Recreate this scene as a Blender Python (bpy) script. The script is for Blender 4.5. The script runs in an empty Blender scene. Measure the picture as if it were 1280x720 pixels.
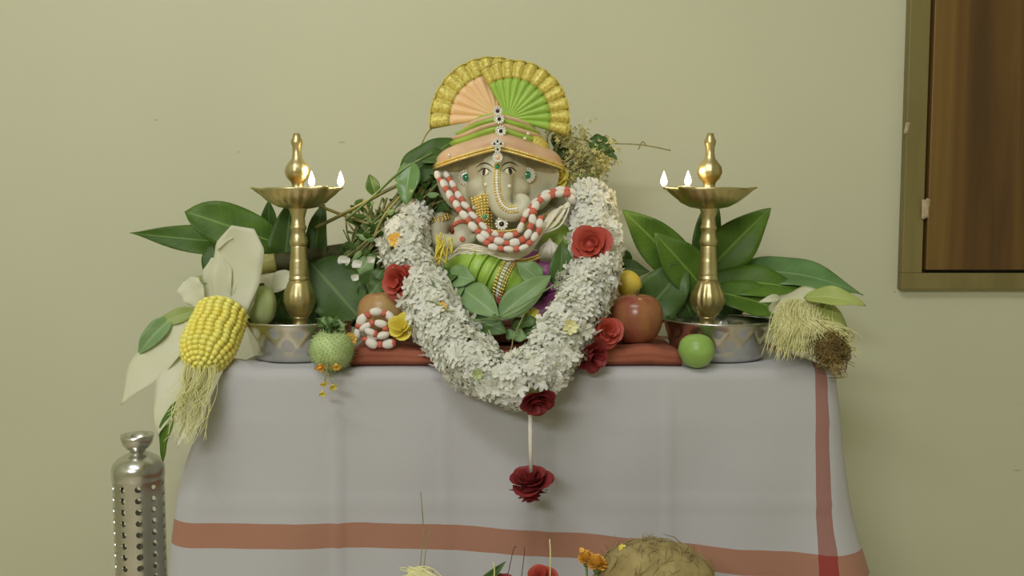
import bpy, bmesh, math, random
from mathutils import Vector, Matrix, Euler, noise
random.seed(7)
V = Vector
PI = math.pi
scene = bpy.context.scene
COL = scene.collection

# ------------------------------------------------------------------ camera
F = 1050.0                                   # focal length in pixels of the 1280 frame
PITCH = math.radians(4.0)
CAM = V((0, 0, 0.934))
cd = bpy.data.cameras.new('camera'); cam = bpy.data.objects.new('camera', cd); COL.objects.link(cam)
cd.sensor_width = 36; cd.lens = 36 * F / 1280; cd.clip_start = 0.02
cam.location = CAM; cam.rotation_euler = (PI / 2 - PITCH, 0, 0)
scene.camera = cam
# ------------------------------------------------------------------ world, light, exposure
w = bpy.data.worlds.new('world'); scene.world = w; w.use_nodes = True
w.node_tree.nodes['Background'].inputs[0].default_value = (0.9, 0.92, 0.8, 1)
w.node_tree.nodes['Background'].inputs[1].default_value = 0.05
def area(name, loc, target, sx, sy, energy, col):
    l = bpy.data.lights.new(name, 'AREA'); l.shape = 'RECTANGLE'; l.size = sx; l.size_y = sy
    l.energy = energy; l.color = col
    o = bpy.data.objects.new(name, l); COL.objects.link(o); o.location = loc
    o.rotation_euler = (V(target) - V(loc)).to_track_quat('-Z', 'Y').to_euler()
    return o
area('ceiling_tube_light', (-0.55, -0.25, 2.62), (-0.1, 1.0, 0.6), 1.2, 0.25, 12.5, (0.98, 0.97, 1.0))
area('wall_tube_light', (-0.9, -1.9, 2.1), (0.1, 1.4, 0.9), 1.2, 0.2, 26, (0.98, 0.97, 1.0))
scene.view_settings.view_transform = 'Standard'
scene.view_settings.look = 'None'
scene.view_settings.exposure = 0.16
scene.view_settings.gamma = 1.0
scene.view_settings.use_curve_mapping = False

# ------------------------------------------------------------------ helpers
def W(px, py, Y):
    """point of the room at depth Y that the camera sees at pixel px, py (used to measure positions)"""
    u = (px - 640) / F; v = -(py - 360) / F
    d = V((u, math.cos(PITCH) + v * math.sin(PITCH), -math.sin(PITCH) + v * math.cos(PITCH)))
    return CAM + d * (Y / d.y)
def S(n, Y=1.2): return n * Y / F            # pixels to metres at depth Y
def lin(c):
    c /= 255.0
    return c / 12.92 if c <= 0.04045 else ((c + 0.055) / 1.055) ** 2.4
def C(r, g, b, k=2.0):
    c = [lin(x) * k for x in (r, g, b)]; l = 0.3 * c[0] + 0.6 * c[1] + 0.1 * c[2]
    return tuple(min(0.92, x * 0.88 + l * 0.12) for x in c) + (1,)

class MB:
    def __init__(s): s.v = []; s.f = []; s.uv = {}
    def add(s, vs, fs):
        n = len(s.v); s.v += [V(p) for p in vs]; s.f += [tuple(i + n for i in f) for f in fs]; return n
    def grid(s, rows, closed=False, uvs=None):
        n = len(s.v); R = len(rows); K = len(rows[0])
        for r in rows: s.v += [V(p) for p in r]
        if uvs:
            for i in range(R):
                for j in range(K): s.uv[n + i * K + j] = uvs[i][j]
        for i in range(R - 1):
            for j in range(K if closed else K - 1):
                a = n + i * K + j; b = n + i * K + (j + 1) % K
                s.f.append((a, b, b + K, a + K))
        return n
    def lathe(s, prof, c=(0, 0, 0), seg=24, fn=None):
        """prof: (r, z) rows about a vertical axis; fn(a, r, z) may change r, z"""
        rows = []
        for r, z in prof:
            row = []
            for k in range(seg):
                a = 2 * PI * k / seg
                rr, zz = fn(a, r, z) if fn else (r, z)
                row.append(V(c) + V((rr * math.sin(a), -rr * math.cos(a), zz)))
            rows.append(row)
        s.grid(rows, True)
    def tube(s, pts, rad, seg=8, cap=True, flat=None):
        pts = [V(p) for p in pts]
        if not hasattr(rad, '__len__'): rad = [rad] * len(pts)
        t0 = (pts[1] - pts[0]).normalized()
        up = V((0, 0, 1)) if abs(t0.z) < 0.9 else V((1, 0, 0))
        nrm = (up - t0 * up.dot(t0)).normalized()
        rows = []
        for i, p in enumerate(pts):
            a = pts[max(i - 1, 0)]; b = pts[min(i + 1, len(pts) - 1)]
            t = (b - a).normalized()
            nrm = (nrm - t * nrm.dot(t)).normalized(); bi = t.cross(nrm)
            fl = flat or 1.0
            rows.append([p + (nrm * math.cos(2 * PI * k / seg) * fl + bi * math.sin(2 * PI * k / seg)) * rad[i] for k in range(seg)])
        n = s.grid(rows, True)
        if cap:
            s.f.append(tuple(n + k for k in range(seg))[::-1])
            m = n + (len(pts) - 1) * seg
            s.f.append(tuple(m + k for k in range(seg)))
    def ball(s, c, r, seg=8, rings=5, rot=None):
        if not hasattr(r, '__len__'): r = (r, r, r)
        rows = []
        for i in range(rings + 1):
            ph = PI * (i + 0.02) / (rings + 0.04)
            row = []
            for k in range(seg):
                a = 2 * PI * k / seg
                p = V((r[0] * math.sin(ph) * math.cos(a), r[1] * math.sin(ph) * math.sin(a), -r[2] * math.cos(ph)))
                if rot is not None: p = rot @ p
                row.append(V(c) + p)
            rows.append(row)
        n = s.grid(rows, True)
        s.f.append(tuple(n + k for k in range(seg))[::-1])
        m = n + rings * seg; s.f.append(tuple(m + k for k in range(seg)))
    def box(s, a, b):
        (x0, y0, z0), (x1, y1, z1) = a, b
        s.add([(x0, y0, z0), (x1, y0, z0), (x1, y1, z0), (x0, y1, z0), (x0, y0, z1), (x1, y0, z1), (x1, y1, z1), (x0, y1, z1)],
              [(0, 3, 2, 1), (4, 5, 6, 7), (0, 1, 5, 4), (1, 2, 6, 5), (2, 3, 7, 6), (3, 0, 4, 7)])

def crv(pts, n=6):
    """Catmull-Rom through tuples of any length"""
    P = [list(p) for p in pts]; P = [P[0]] + P + [P[-1]]; out = []
    for i in range(1, len(P) - 2):
        for k in range(n):
            t = k / n
            out.append([0.5 * (2 * b + (c - a) * t + (2 * a - 5 * b + 4 * c - d) * t * t + (3 * b - a - 3 * c + d) * t ** 3)
                        for a, b, c, d in zip(P[i - 1], P[i], P[i + 1], P[i + 2])])
    out.append(P[-2]); return out
def wc(pts, n=6):
    """curve through (px, py, Y, radius in px) -> world points, radii in m"""
    c = crv(pts, n)
    return [W(*p[:3]) for p in c], [S(p[3], p[2]) for p in c]

def top(o):
    while o.parent: o = o.parent
    return o
def tag(o, label=None, cat=None, group=None, kind=None):
    if label: o['label'] = label
    if cat: o['category'] = cat
    if group: o['group'] = group
    if kind: o['kind'] = kind
    return o
def thing(name, label, cat, loc, group=None):
    o = bpy.data.objects.new(name, None); COL.objects.link(o); o.location = loc; o.empty_display_size = 0.02
    return tag(o, label, cat, group)
def to_mesh(name, mb, mat, org, smooth=True, solid=0, bevel=0, recalc=True):
    me = bpy.data.meshes.new(name)
    me.from_pydata([p - org for p in mb.v], [], mb.f); me.update()
    if mb.uv:
        l = me.uv_layers.new(name='UVMap')
        for lp in me.loops: l.data[lp.index].uv = mb.uv.get(lp.vertex_index, (0, 0))
    bm = bmesh.new(); bm.from_mesh(me)
    if recalc: bmesh.ops.recalc_face_normals(bm, faces=bm.faces)
    if solid: bmesh.ops.solidify(bm, geom=bm.faces[:], thickness=solid)
    if bevel: bmesh.ops.bevel(bm, geom=bm.edges[:], offset=bevel, segments=2, affect='EDGES', profile=0.5)
    bm.to_mesh(me); bm.free()
    me.materials.append(mat)
    if smooth:
        for p in me.polygons: p.use_smooth = True
    return me
def build(name, mb, mat, parent=None, label=None, cat=None, group=None, kind=None, smooth=True, solid=0, bevel=0, recalc=True):
    if parent is None:
        xs = [p.x for p in mb.v]; ys = [p.y for p in mb.v]; zs = [p.z for p in mb.v]
        org = V(((min(xs) + max(xs)) / 2, (min(ys) + max(ys)) / 2, min(zs)))
    else: org = V(top(parent).location)
    me = to_mesh(name, mb, mat, org, smooth, solid, bevel, recalc)
    o = bpy.data.objects.new(name, me); COL.objects.link(o)
    if parent is None: o.location = org
    else: o.parent = parent
    return tag(o, label, cat, group, kind)
def inst(name, me, M, parent, kind=None):
    """object sharing mesh me, world matrix M, under parent (whose chain is only translated)"""
    o = bpy.data.objects.new(name, me); COL.objects.link(o)
    o.parent = parent
    o.matrix_local = Matrix.Translation(-V(top(parent).location)) @ M
    if kind: o['kind'] = kind
    return o
def frame(n, up=(0, 0, 1), roll=0):
    """rotation whose local Z is n"""
    z = V(n).normalized(); u = V(up)
    if abs(u.normalized().dot(z)) > 0.97: u = V((1, 0, 0))
    x = u.cross(z).normalized(); y = z.cross(x)
    return Matrix((x, y, z)).transposed() @ Matrix.Rotation(roll, 3, 'Z')
def mat4(loc, rot=None, sc=1):
    if not hasattr(sc, '__len__'): sc = (sc, sc, sc)
    return Matrix.Translation(V(loc)) @ (rot.to_4x4() if rot is not None else Matrix()) @ Matrix.Diagonal((*sc, 1))
def copy_tree(o, parent=None):
    c = o.copy(); COL.objects.link(c); c.parent = parent
    for ch in list(o.children): copy_tree(ch, c)
    return c
def blob(mb, voxel, smooth):
    """fuse overlapping closed shapes into one continuous surface"""
    me = bpy.data.meshes.new('t'); me.from_pydata(mb.v, [], mb.f); me.update()
    bm = bmesh.new(); bm.from_mesh(me); bmesh.ops.recalc_face_normals(bm, faces=bm.faces); bm.to_mesh(me); bm.free()
    o = bpy.data.objects.new('t', me); COL.objects.link(o)
    m = o.modifiers.new('r', 'REMESH'); m.mode = 'VOXEL'; m.voxel_size = voxel
    s = o.modifiers.new('s', 'SMOOTH'); s.iterations = smooth; s.factor = 0.5
    dg = bpy.context.evaluated_depsgraph_get(); ev = o.evaluated_get(dg); r = ev.to_mesh()
    out = MB(); out.add([v.co.copy() for v in r.vertices], [tuple(p.vertices) for p in r.polygons])
    ev.to_mesh_clear(); bpy.data.objects.remove(o); bpy.data.meshes.remove(me)
    return out

# ------------------------------------------------------------------ materials
def nodes(name):
    m = bpy.data.materials.new(name); m.use_nodes = True
    return m, m.node_tree, m.node_tree.nodes, m.node_tree.nodes['Principled BSDF']
def pmat(name, c1, c2=None, scale=20, rough=0.5, metal=0, bump=0, bscale=150, sss=0, trans=0, stretch=None, spec=0.5, detail=4, coat=0):
    m, t, N, b = nodes(name)
    tc = N.new('ShaderNodeTexCoord'); src = tc.outputs['Object']
    if stretch:
        mp = N.new('ShaderNodeMapping'); mp.inputs['Scale'].default_value = stretch
        t.links.new(src, mp.inputs[0]); src = mp.outputs[0]
    if c2:
        nz = N.new('ShaderNodeTexNoise'); nz.inputs['Scale'].default_value = scale; nz.inputs['Detail'].default_value = detail
        t.links.new(src, nz.inputs['Vector'])
        r = N.new('ShaderNodeValToRGB'); r.color_ramp.elements[0].position = 0.35; r.color_ramp.elements[1].position = 0.65
        r.color_ramp.elements[0].color = c1; r.color_ramp.elements[1].color = c2
        t.links.new(nz.outputs['Fac'], r.inputs[0]); t.links.new(r.outputs[0], b.inputs['Base Color'])
    else: b.inputs['Base Color'].default_value = c1
    b.inputs['Roughness'].default_value = rough; b.inputs['Metallic'].default_value = metal
    b.inputs['Specular IOR Level'].default_value = spec
    if coat: b.inputs['Coat Weight'].default_value = coat; b.inputs['Coat Roughness'].default_value = 0.15
    if sss:
        b.inputs['Subsurface Weight'].default_value = sss; b.inputs['Subsurface Scale'].default_value = 0.004
        b.inputs['Subsurface Radius'].default_value = (1, 0.8, 0.5)
    if bump:
        nb = N.new('ShaderNodeTexNoise'); nb.inputs['Scale'].default_value = bscale; nb.inputs['Detail'].default_value = 3
        t.links.new(src, nb.inputs['Vector'])
        bp = N.new('ShaderNodeBump'); bp.inputs['Strength'].default_value = bump; bp.inputs['Distance'].default_value = 0.002
        t.links.new(nb.outputs['Fac'], bp.inputs['Height']); t.links.new(bp.outputs[0], b.inputs['Normal'])
    if trans:
        tr = N.new('ShaderNodeBsdfTranslucent'); mx = N.new('ShaderNodeMixShader'); mx.inputs[0].default_value = trans
        src = b.inputs['Base Color']
        if src.links: t.links.new(src.links[0].from_socket, tr.inputs[0])
        else: tr.inputs[0].default_value = c1
        out = N['Material Output']
        t.links.new(b.outputs[0], mx.inputs[1]); t.links.new(tr.outputs[0], mx.inputs[2]); t.links.new(mx.outputs[0], out.inputs[0])
    return m
def math_node(t, op, a, b=None):
    n = t.nodes.new('ShaderNodeMath'); n.operation = op
    for i, x in enumerate((a, b)):
        if x is None: continue
        if isinstance(x, (int, float)): n.inputs[i].default_value = x
        else: t.links.new(x, n.inputs[i])
    return n.outputs[0]
def leaf_mat(name, dark, light, vein, rough=0.38, nveins=11, trans=0.12):
    m, t, N, b = nodes(name)
    uv = N.new('ShaderNodeUVMap'); sp = N.new('ShaderNodeSeparateXYZ'); t.links.new(uv.outputs[0], sp.inputs[0])
    a = math_node(t, 'ABSOLUTE', math_node(t, 'MULTIPLY', math_node(t, 'SUBTRACT', sp.outputs[1], 0.5), 2))
    mid = math_node(t, 'LESS_THAN', a, 0.055)
    fr = math_node(t, 'FRACT', math_node(t, 'SUBTRACT', math_node(t, 'MULTIPLY', sp.outputs[0], nveins), math_node(t, 'MULTIPLY', a, 1.6)))
    side = math_node(t, 'MULTIPLY', math_node(t, 'LESS_THAN', fr, 0.1), 0.10)
    fac = math_node(t, 'MAXIMUM', math_node(t, 'MULTIPLY', mid, 0.5), side)
    tc = N.new('ShaderNodeTexCoord'); nz = N.new('ShaderNodeTexNoise'); nz.inputs['Scale'].default_value = 14
    t.links.new(tc.outputs['Object'], nz.inputs['Vector'])
    r = N.new('ShaderNodeValToRGB'); r.color_ramp.elements[0].position = 0.35; r.color_ramp.elements[1].position = 0.68
    r.color_ramp.elements[0].color = dark; r.color_ramp.elements[1].color = light
    t.links.new(nz.outputs['Fac'], r.inputs[0])
    mx = N.new('ShaderNodeMix'); mx.data_type = 'RGBA'
    t.links.new(fac, mx.inputs[0]); t.links.new(r.outputs[0], mx.inputs[6]); mx.inputs[7].default_value = vein
    t.links.new(mx.outputs[2], b.inputs['Base Color']); b.inputs['Roughness'].default_value = rough; b.inputs['Specular IOR Level'].default_value = .35
    bp = N.new('ShaderNodeBump'); bp.inputs['Strength'].default_value = 0.25; bp.inputs['Distance'].default_value = 0.001
    t.links.new(fac, bp.inputs['Height']); t.links.new(bp.outputs[0], b.inputs['Normal'])
    tr = N.new('ShaderNodeBsdfTranslucent'); ms = N.new('ShaderNodeMixShader'); ms.inputs[0].default_value = trans
    t.links.new(mx.outputs[2], tr.inputs[0]); t.links.new(b.outputs[0], ms.inputs[1]); t.links.new(tr.outputs[0], ms.inputs[2])
    t.links.new(ms.outputs[0], N['Material Output'].inputs[0])
    return m
def wood_mat(name, c1, c2, c3, rough=0.45):
    m, t, N, b = nodes(name)
    tc = N.new('ShaderNodeTexCoord'); mp = N.new('ShaderNodeMapping'); mp.inputs['Scale'].default_value = (14, 14, 0.9)
    t.links.new(tc.outputs['Object'], mp.inputs[0])
    nz = N.new('ShaderNodeTexNoise'); nz.inputs['Scale'].default_value = 1.1; nz.inputs['Detail'].default_value = 6; nz.inputs['Distortion'].default_value = 0.8
    t.links.new(mp.outputs[0], nz.inputs['Vector'])
    r = N.new('ShaderNodeValToRGB'); e = r.color_ramp.elements
    e[0].position = 0.3; e[0].color = c1; e[1].position = 0.7; e[1].color = c3
    x = e.new(0.5); x.color = c2
    t.links.new(nz.outputs['Fac'], r.inputs[0])
    t.links.new(r.outputs[0], b.inputs['Base Color']); b.inputs['Roughness'].default_value = rough
    return m

M = {}
M['wall'] = pmat('wall_paint', (.60, .61, .415, 1), (.625, .63, .44, 1), 2.2, 0.6, bump=0.05, bscale=60)
M['ceiling'] = pmat('ceiling_paint', C(200, 200, 185, 1.4), rough=0.8)
M['floor'] = pmat('floor_tile', C(150, 140, 120), C(160, 150, 130), 3, 0.35)
M['brass'] = pmat('brass', (.58, .49, .24, 1), (.68, .60, .34, 1), 30, 0.36, 1.0, bump=0.12, bscale=120)
M['steel'] = pmat('steel', (0.62, 0.62, 0.58, 1), (0.7, 0.7, 0.66, 1), 25, 0.24, 1.0)
M['frame'] = pmat('olive_frame_paint', C(97, 88, 42, 1.6), C(108, 97, 48, 1.6), 9, 0.5, stretch=(3, 3, 0.6))
M['door'] = wood_mat('teak_laminate', C(66, 42, 6, 1.3), C(94, 64, 14, 1.3), C(116, 88, 26, 1.3))
M['gap'] = pmat('dark_gap', C(40, 34, 16, 1))
M['paper'] = pmat('paper_tape', C(160, 145, 110, 1.6), C(140, 125, 90, 1.6), 120, 0.6)
M['tablewood'] = wood_mat('table_wood', C(80, 60, 40), C(100, 75, 50), C(110, 85, 60))
M['redcloth'] = pmat('rust_cloth', C(122, 60, 38, 1.5), C(138, 74, 46, 1.5), 18, 0.85, bump=0.2, bscale=400)
M['idol'] = pmat('idol_clay', C(166, 164, 138, 1.7), C(154, 150, 122, 1.7), 9, 0.45, bump=0.05)
M['white'] = pmat('white_floret', (.92, .92, .86, 1), (.86, .88, .74, 1), 45, 0.7, trans=0.25)
M['core'] = pmat('garland_core', C(150, 164, 100, 1.4), C(120, 138, 70, 1.4), 60, 0.8)
M['rose'] = pmat('rose_petal', C(140, 40, 40, 1.45), C(110, 24, 28, 1.45), 35, 0.55, trans=0.1)
M['rose2'] = pmat('orange_rose_petal', C(182, 72, 46, 1.45), C(152, 44, 34, 1.45), 40, 0.55, trans=0.1)
M['yellow'] = pmat('yellow_petal', C(215, 185, 25, 1.5), C(225, 200, 60, 1.5), 60, 0.5, trans=0.15)
M['orange'] = pmat('marigold_petal', C(215, 150, 15, 1.5), C(225, 170, 30, 1.5), 60, 0.6, trans=0.1)
M['peach'] = pmat('peach_silk', C(236, 186, 122, 1.2), C(232, 192, 138, 1.2), 30, 0.4)
M['peach2'] = pmat('pale_peach_silk', C(208, 172, 136, 1.25), C(198, 160, 122, 1.25), 40, 0.45)
M['lime'] = pmat('lime_silk', C(138, 174, 44, 1.5), C(124, 160, 34, 1.5), 30, 0.38)
M['goldcloth'] = pmat('gold_brocade', C(160, 146, 34, 1.6), C(192, 182, 84, 1.6), 260, 0.42, 0.25, bump=0.5, bscale=500)
M['gold'] = pmat('gold_beads', C(198, 172, 100, 1.9), C(186, 158, 80, 1.9), 80, 0.3, 0.7)
M['pearl'] = pmat('pearl', C(225, 222, 205, 1.2), rough=0.15, coat=0.6)
M['green_gem'] = pmat('green_gem', C(20, 125, 85, 1.9), C(10, 95, 60, 1.9), 200, 0.08, coat=1)
M['dark_gem'] = pmat('dark_gem', C(50, 40, 35, 1), rough=0.1)
M['eyewhite'] = pmat('eye_white', C(205, 198, 175, 1.6), rough=0.3)
M['eyebrown'] = pmat('eye_brown', C(66, 46, 24, 1.2), rough=0.25)
M['black'] = pmat('painted_black', C(30, 24, 18, 1), rough=0.4)
M['cotton'] = pmat('cotton', C(222, 216, 205, 1.2), C(210, 205, 190, 1.2), 80, 0.95)
M['cottonred'] = pmat('kumkum_red', C(186, 96, 70, 1.5), C(172, 76, 54, 1.5), 90, 0.9)
M['thread'] = pmat('cotton_thread', C(222, 214, 190, 1.3), rough=0.9)
M['purple'] = pmat('purple_silk', C(140, 70, 125, 1.6), C(120, 50, 100, 1.6), 40, 0.4)
M['mango'] = leaf_mat('mango_leaf', C(52, 84, 4, 1.6), C(80, 114, 14, 1.6), C(120, 150, 54, 1.6), 0.46, 14)
M['mango2'] = leaf_mat('mango_leaf_dark', C(42, 70, 12, 1.6), C(62, 92, 24, 1.6), C(100, 130, 60, 1.5), 0.46, 13)
M['glossleaf'] = leaf_mat('glossy_leaf', C(62, 96, 46, 1.7), C(92, 128, 72, 1.7), C(130, 158, 100, 1.5), 0.25, 15)
M['bel'] = leaf_mat('bel_leaf', C(92, 122, 70, 1.7), C(112, 140, 86, 1.7), C(135, 160, 105, 1.6), 0.4, 7)
M['beld'] = leaf_mat('bel_leaf_dark', C(58, 88, 32, 1.4), C(78, 108, 46, 1.4), C(110, 135, 80, 1.5), 0.42, 7)
M['paleleaf'] = leaf_mat('pale_leaf', C(120, 136, 60, 1.6), C(140, 155, 80, 1.6), C(150, 165, 95, 1.6), 0.45, 8)
M['husk'] = leaf_mat('corn_husk', (.84, .85, .62, 1), (.9, .9, .74, 1), (.86, .87, .68, 1), 0.5, 1, 0.35)
M['huskgreen'] = leaf_mat('green_husk', C(150, 165, 75, 1.5), C(175, 185, 105, 1.5), C(180, 190, 120, 1.5), 0.45, 1, 0.25)
M['kernel'] = pmat('corn_kernel', C(218, 200, 52, 1.4), C(222, 208, 92, 1.4), 40, 0.28, sss=0.1)
M['silk'] = pmat('corn_silk', C(214, 211, 150, 1.35), C(202, 200, 128, 1.35), 40, 0.5)
M['brownsilk'] = pmat('brown_corn_silk', C(92, 74, 30, 1.6), C(125, 105, 45, 1.6), 60, 0.6)
M['stemgreen'] = pmat('green_stem', C(104, 124, 66, 1.7), C(84, 104, 50, 1.7), 60, 0.6)
M['stemdry'] = pmat('dry_stem', C(128, 124, 66, 1.6), C(104, 104, 56, 1.6), 60, 0.7)
M['herbfloret'] = pmat('herb_floret', C(150, 148, 84, 1.7), C(172, 168, 108, 1.7), 60, 0.7)
M['bark'] = pmat('dark_bark', C(52, 50, 26, 1.5), C(78, 78, 40, 1.5), 60, 0.7, bump=0.6, bscale=120)
M['cane'] = pmat('pale_cane', C(170, 168, 95, 1.5), C(140, 135, 65, 1.5), 50, 0.5)
M['apple'] = pmat('apple_skin', C(122, 58, 42, 1.5), C(138, 90, 46, 1.5), 34, 0.25, stretch=(1, 1, 0.5))
M['fruit'] = pmat('apple_skin_yellow', C(160, 104, 60, 1.3), C(168, 142, 82, 1.3), 14, 0.35, stretch=(1, 1, 0.4))
M['greenfruit'] = pmat('green_fruit', C(108, 142, 52, 1.6), C(124, 158, 64, 1.6), 20, 0.35)
M['palefruit'] = pmat('pale_green_fruit', C(140, 156, 92, 1.5), C(158, 170, 112, 1.5), 25, 0.45)
M['cream'] = pmat('cream_fruit', C(190, 186, 140, 1.4), C(178, 172, 120, 1.4), 20, 0.5)
M['lemon'] = pmat('lemon_peel', C(222, 180, 20, 1.5), C(226, 190, 40, 1.5), 60, 0.4, bump=0.2, bscale=300)
M['spiny'] = pmat('spiny_pod', C(128, 150, 84, 1.6), C(150, 170, 105, 1.6), 50, 0.6)
M['coir'] = pmat('coconut_coir', C(140, 122, 66, 1.15), C(166, 148, 90, 1.15), 60, 0.9, bump=0.7, bscale=120, stretch=(1, 1, 0.25))
M['ground'] = pmat('rust_plank', C(112, 66, 40, 1.5), C(92, 50, 30, 1.5), 20, 0.7)
M['stalk'] = pmat('fruit_stalk', C(70, 52, 30, 1.5), rough=0.7)
M['wick'] = pmat('cotton_wick', C(120, 100, 70, 1.2), rough=0.9)
M['oil'] = pmat('lamp_oil', C(120, 100, 30, 1), rough=0.08)
def flame_mat():
    m, t, N, b = nodes('flame')
    b.inputs['Base Color'].default_value = (1, 0.8, 0.5, 1)
    b.inputs['Emission Color'].default_value = (1, 0.83, 0.55, 1); b.inputs['Emission Strength'].default_value = 9
    return m
M['flame'] = flame_mat()

def wall_marks():
    """a few small grey scuffs on the painted wall behind the table"""
    m = M['wall'].copy(); m.name = 'scuffed_wall_paint'; t = m.node_tree; N = t.nodes; b = N['Principled BSDF']
    base = b.inputs['Base Color'].links[0].from_socket
    geo = N.new('ShaderNodeNewGeometry'); nz = N.new('ShaderNodeTexNoise'); nz.inputs['Scale'].default_value = 260
    t.links.new(geo.outputs['Position'], nz.inputs['Vector']); fac = None
    for (px, py, rx, rz, sl) in ((427, 178, .010, .0022, -.5), (298, 190, .0025, .003, 0), (195, 150, .006, .002, -.2), (1272, 588, .012, .002, -.05), (1118, 365, .003, .003, 0)):
        c = W(px, py, 1.5); mp = N.new('ShaderNodeMapping'); mp.vector_type = 'POINT'
        mp.inputs['Location'].default_value = (-c.x / rx, 0, -c.z / rz); mp.inputs['Scale'].default_value = (1 / rx, 0, 1 / rz)
        t.links.new(geo.outputs['Position'], mp.inputs[0])
        ln = N.new('ShaderNodeVectorMath'); ln.operation = 'LENGTH'; t.links.new(mp.outputs[0], ln.inputs[0])
        k = math_node(t, 'LESS_THAN', math_node(t, 'ADD', ln.outputs['Value'], nz.outputs['Fac']), 1.15)
        fac = k if fac is None else math_node(t, 'MAXIMUM', fac, k)
    mx = N.new('ShaderNodeMix'); mx.data_type = 'RGBA'; t.links.new(math_node(t, 'MULTIPLY', fac, .45), mx.inputs[0])
    t.links.new(base, mx.inputs[6]); mx.inputs[7].default_value = (.22, .20, .13, 1); t.links.new(mx.outputs[2], b.inputs['Base Color'])
    return m
M['wall_marked'] = wall_marks()

# ================================================================== the room
X0, X1, Y0, Y1, ZC = -1.9, 2.0, -2.1, 1.5, 2.75
def wallbox(name, a, b, mat):
    mb = MB(); mb.box(a, b); return build(name, mb, mat, kind='structure', smooth=False)
wallbox('wall_back', (X0 - .1, Y1, 0), (X1 + .1, Y1 + .12, ZC), M['wall_marked'])
wallbox('wall_left', (X0 - .1, Y0, 0), (X0, Y1, ZC), M['wall'])
wallbox('wall_right', (X1, Y0, 0), (X1 + .1, Y1, ZC), M['wall'])
wallbox('wall_front', (X0 - .1, Y0 - .12, 0), (X1 + .1, Y0, ZC), M['wall'])
wallbox('floor', (X0 - .1, Y0 - .12, -.1), (X1 + .1, Y1 + .12, 0), M['floor'])
wallbox('ceiling', (X0 - .1, Y0 - .12, ZC), (X1 + .1, Y1 + .12, ZC + .1), M['ceiling'])

# wall cupboard with an olive frame and a brown wooden door
xl = W(1126, 200, 1.5).x; zb = W(1126, 361, 1.5).z; xr = xl + 0.95; zt = zb + 1.25
fw = S(25, 1.5)
cup = thing('wall_cupboard', 'brown wooden wall cupboard door in an olive painted frame', 'cupboard', (xl + .475, 1.5, zb))
def part_box(name, a, b, mat, par, bev=0.0015):
    mb = MB(); mb.box(a, b); return build(name, mb, mat, par, smooth=False, bevel=bev)
part_box('frame_stile', (xl, 1.482, zb + fw * .82), (xl + fw, 1.4995, zt), M['frame'], cup)
part_box('frame_stile', (xr - fw, 1.482, zb + fw * .82), (xr, 1.4995, zt), M['frame'], cup)
part_box('frame_rail', (xl, 1.482, zb), (xr, 1.4995, zb + fw * .82), M['frame'], cup)
part_box('frame_rail', (xl, 1.482, zt), (xr, 1.4995, zt + fw), M['frame'], cup)
part_box('back_panel', (xl + fw, 1.497, zb + fw * .82), (xr - fw, 1.4995, zt), M['gap'], cup, 0)
g = 0.0055
door = part_box('door', (xl + fw + g, 1.479, zb + fw * .82 + g), (xr - fw - g, 1.4968, zt - g), M['door'], cup)
tp = W(1157, 261, 1.479)
mb = MB(); n = 5
rows = [[V((tp.x + (j / 3 - .5) * .014, 1.4785 - .0012 * math.sin(3 * j + i), tp.z + (i / 5 - .5) * .034 + .002 * math.sin(j * 4))) for j in range(4)] for i in range(6)]
mb.grid(rows); build('tape_scrap', mb, M['paper'], door, label='torn scrap of pale tape', solid=.0004)
tp = W(1133, 160, 1.481)
mb = MB(); mb.grid([[V((tp.x + (j / 2 - .5) * .008 + i * .001, 1.4815, tp.z + (i / 3 - .5) * .02)) for j in range(3)] for i in range(4)])
build('tape_scrap', mb, M['paper'], cup, label='torn scrap of pale tape', solid=.0004)

# ================================================================== table and cloth
TX0, TX1, TY0, TY1, TZ = -0.385, 0.432, 1.095, 1.47, 0.748
tab = thing('table', 'wooden table hidden under the white striped cloth', 'table', ((TX0 + TX1) / 2, (TY0 + TY1) / 2, 0))
part_box('tabletop', (TX0 + .02, TY0 + .02, TZ - .03), (TX1 - .02, TY1 - .005, TZ), M['tablewood'], tab, .004)
for x in (TX0 + .03, TX1 - .08):
    for y in (TY0 + .03, TY1 - .08):
        part_box('leg', (x, y, 0), (x + .05, y + .05, TZ - .03), M['tablewood'], tab, .003)

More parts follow.
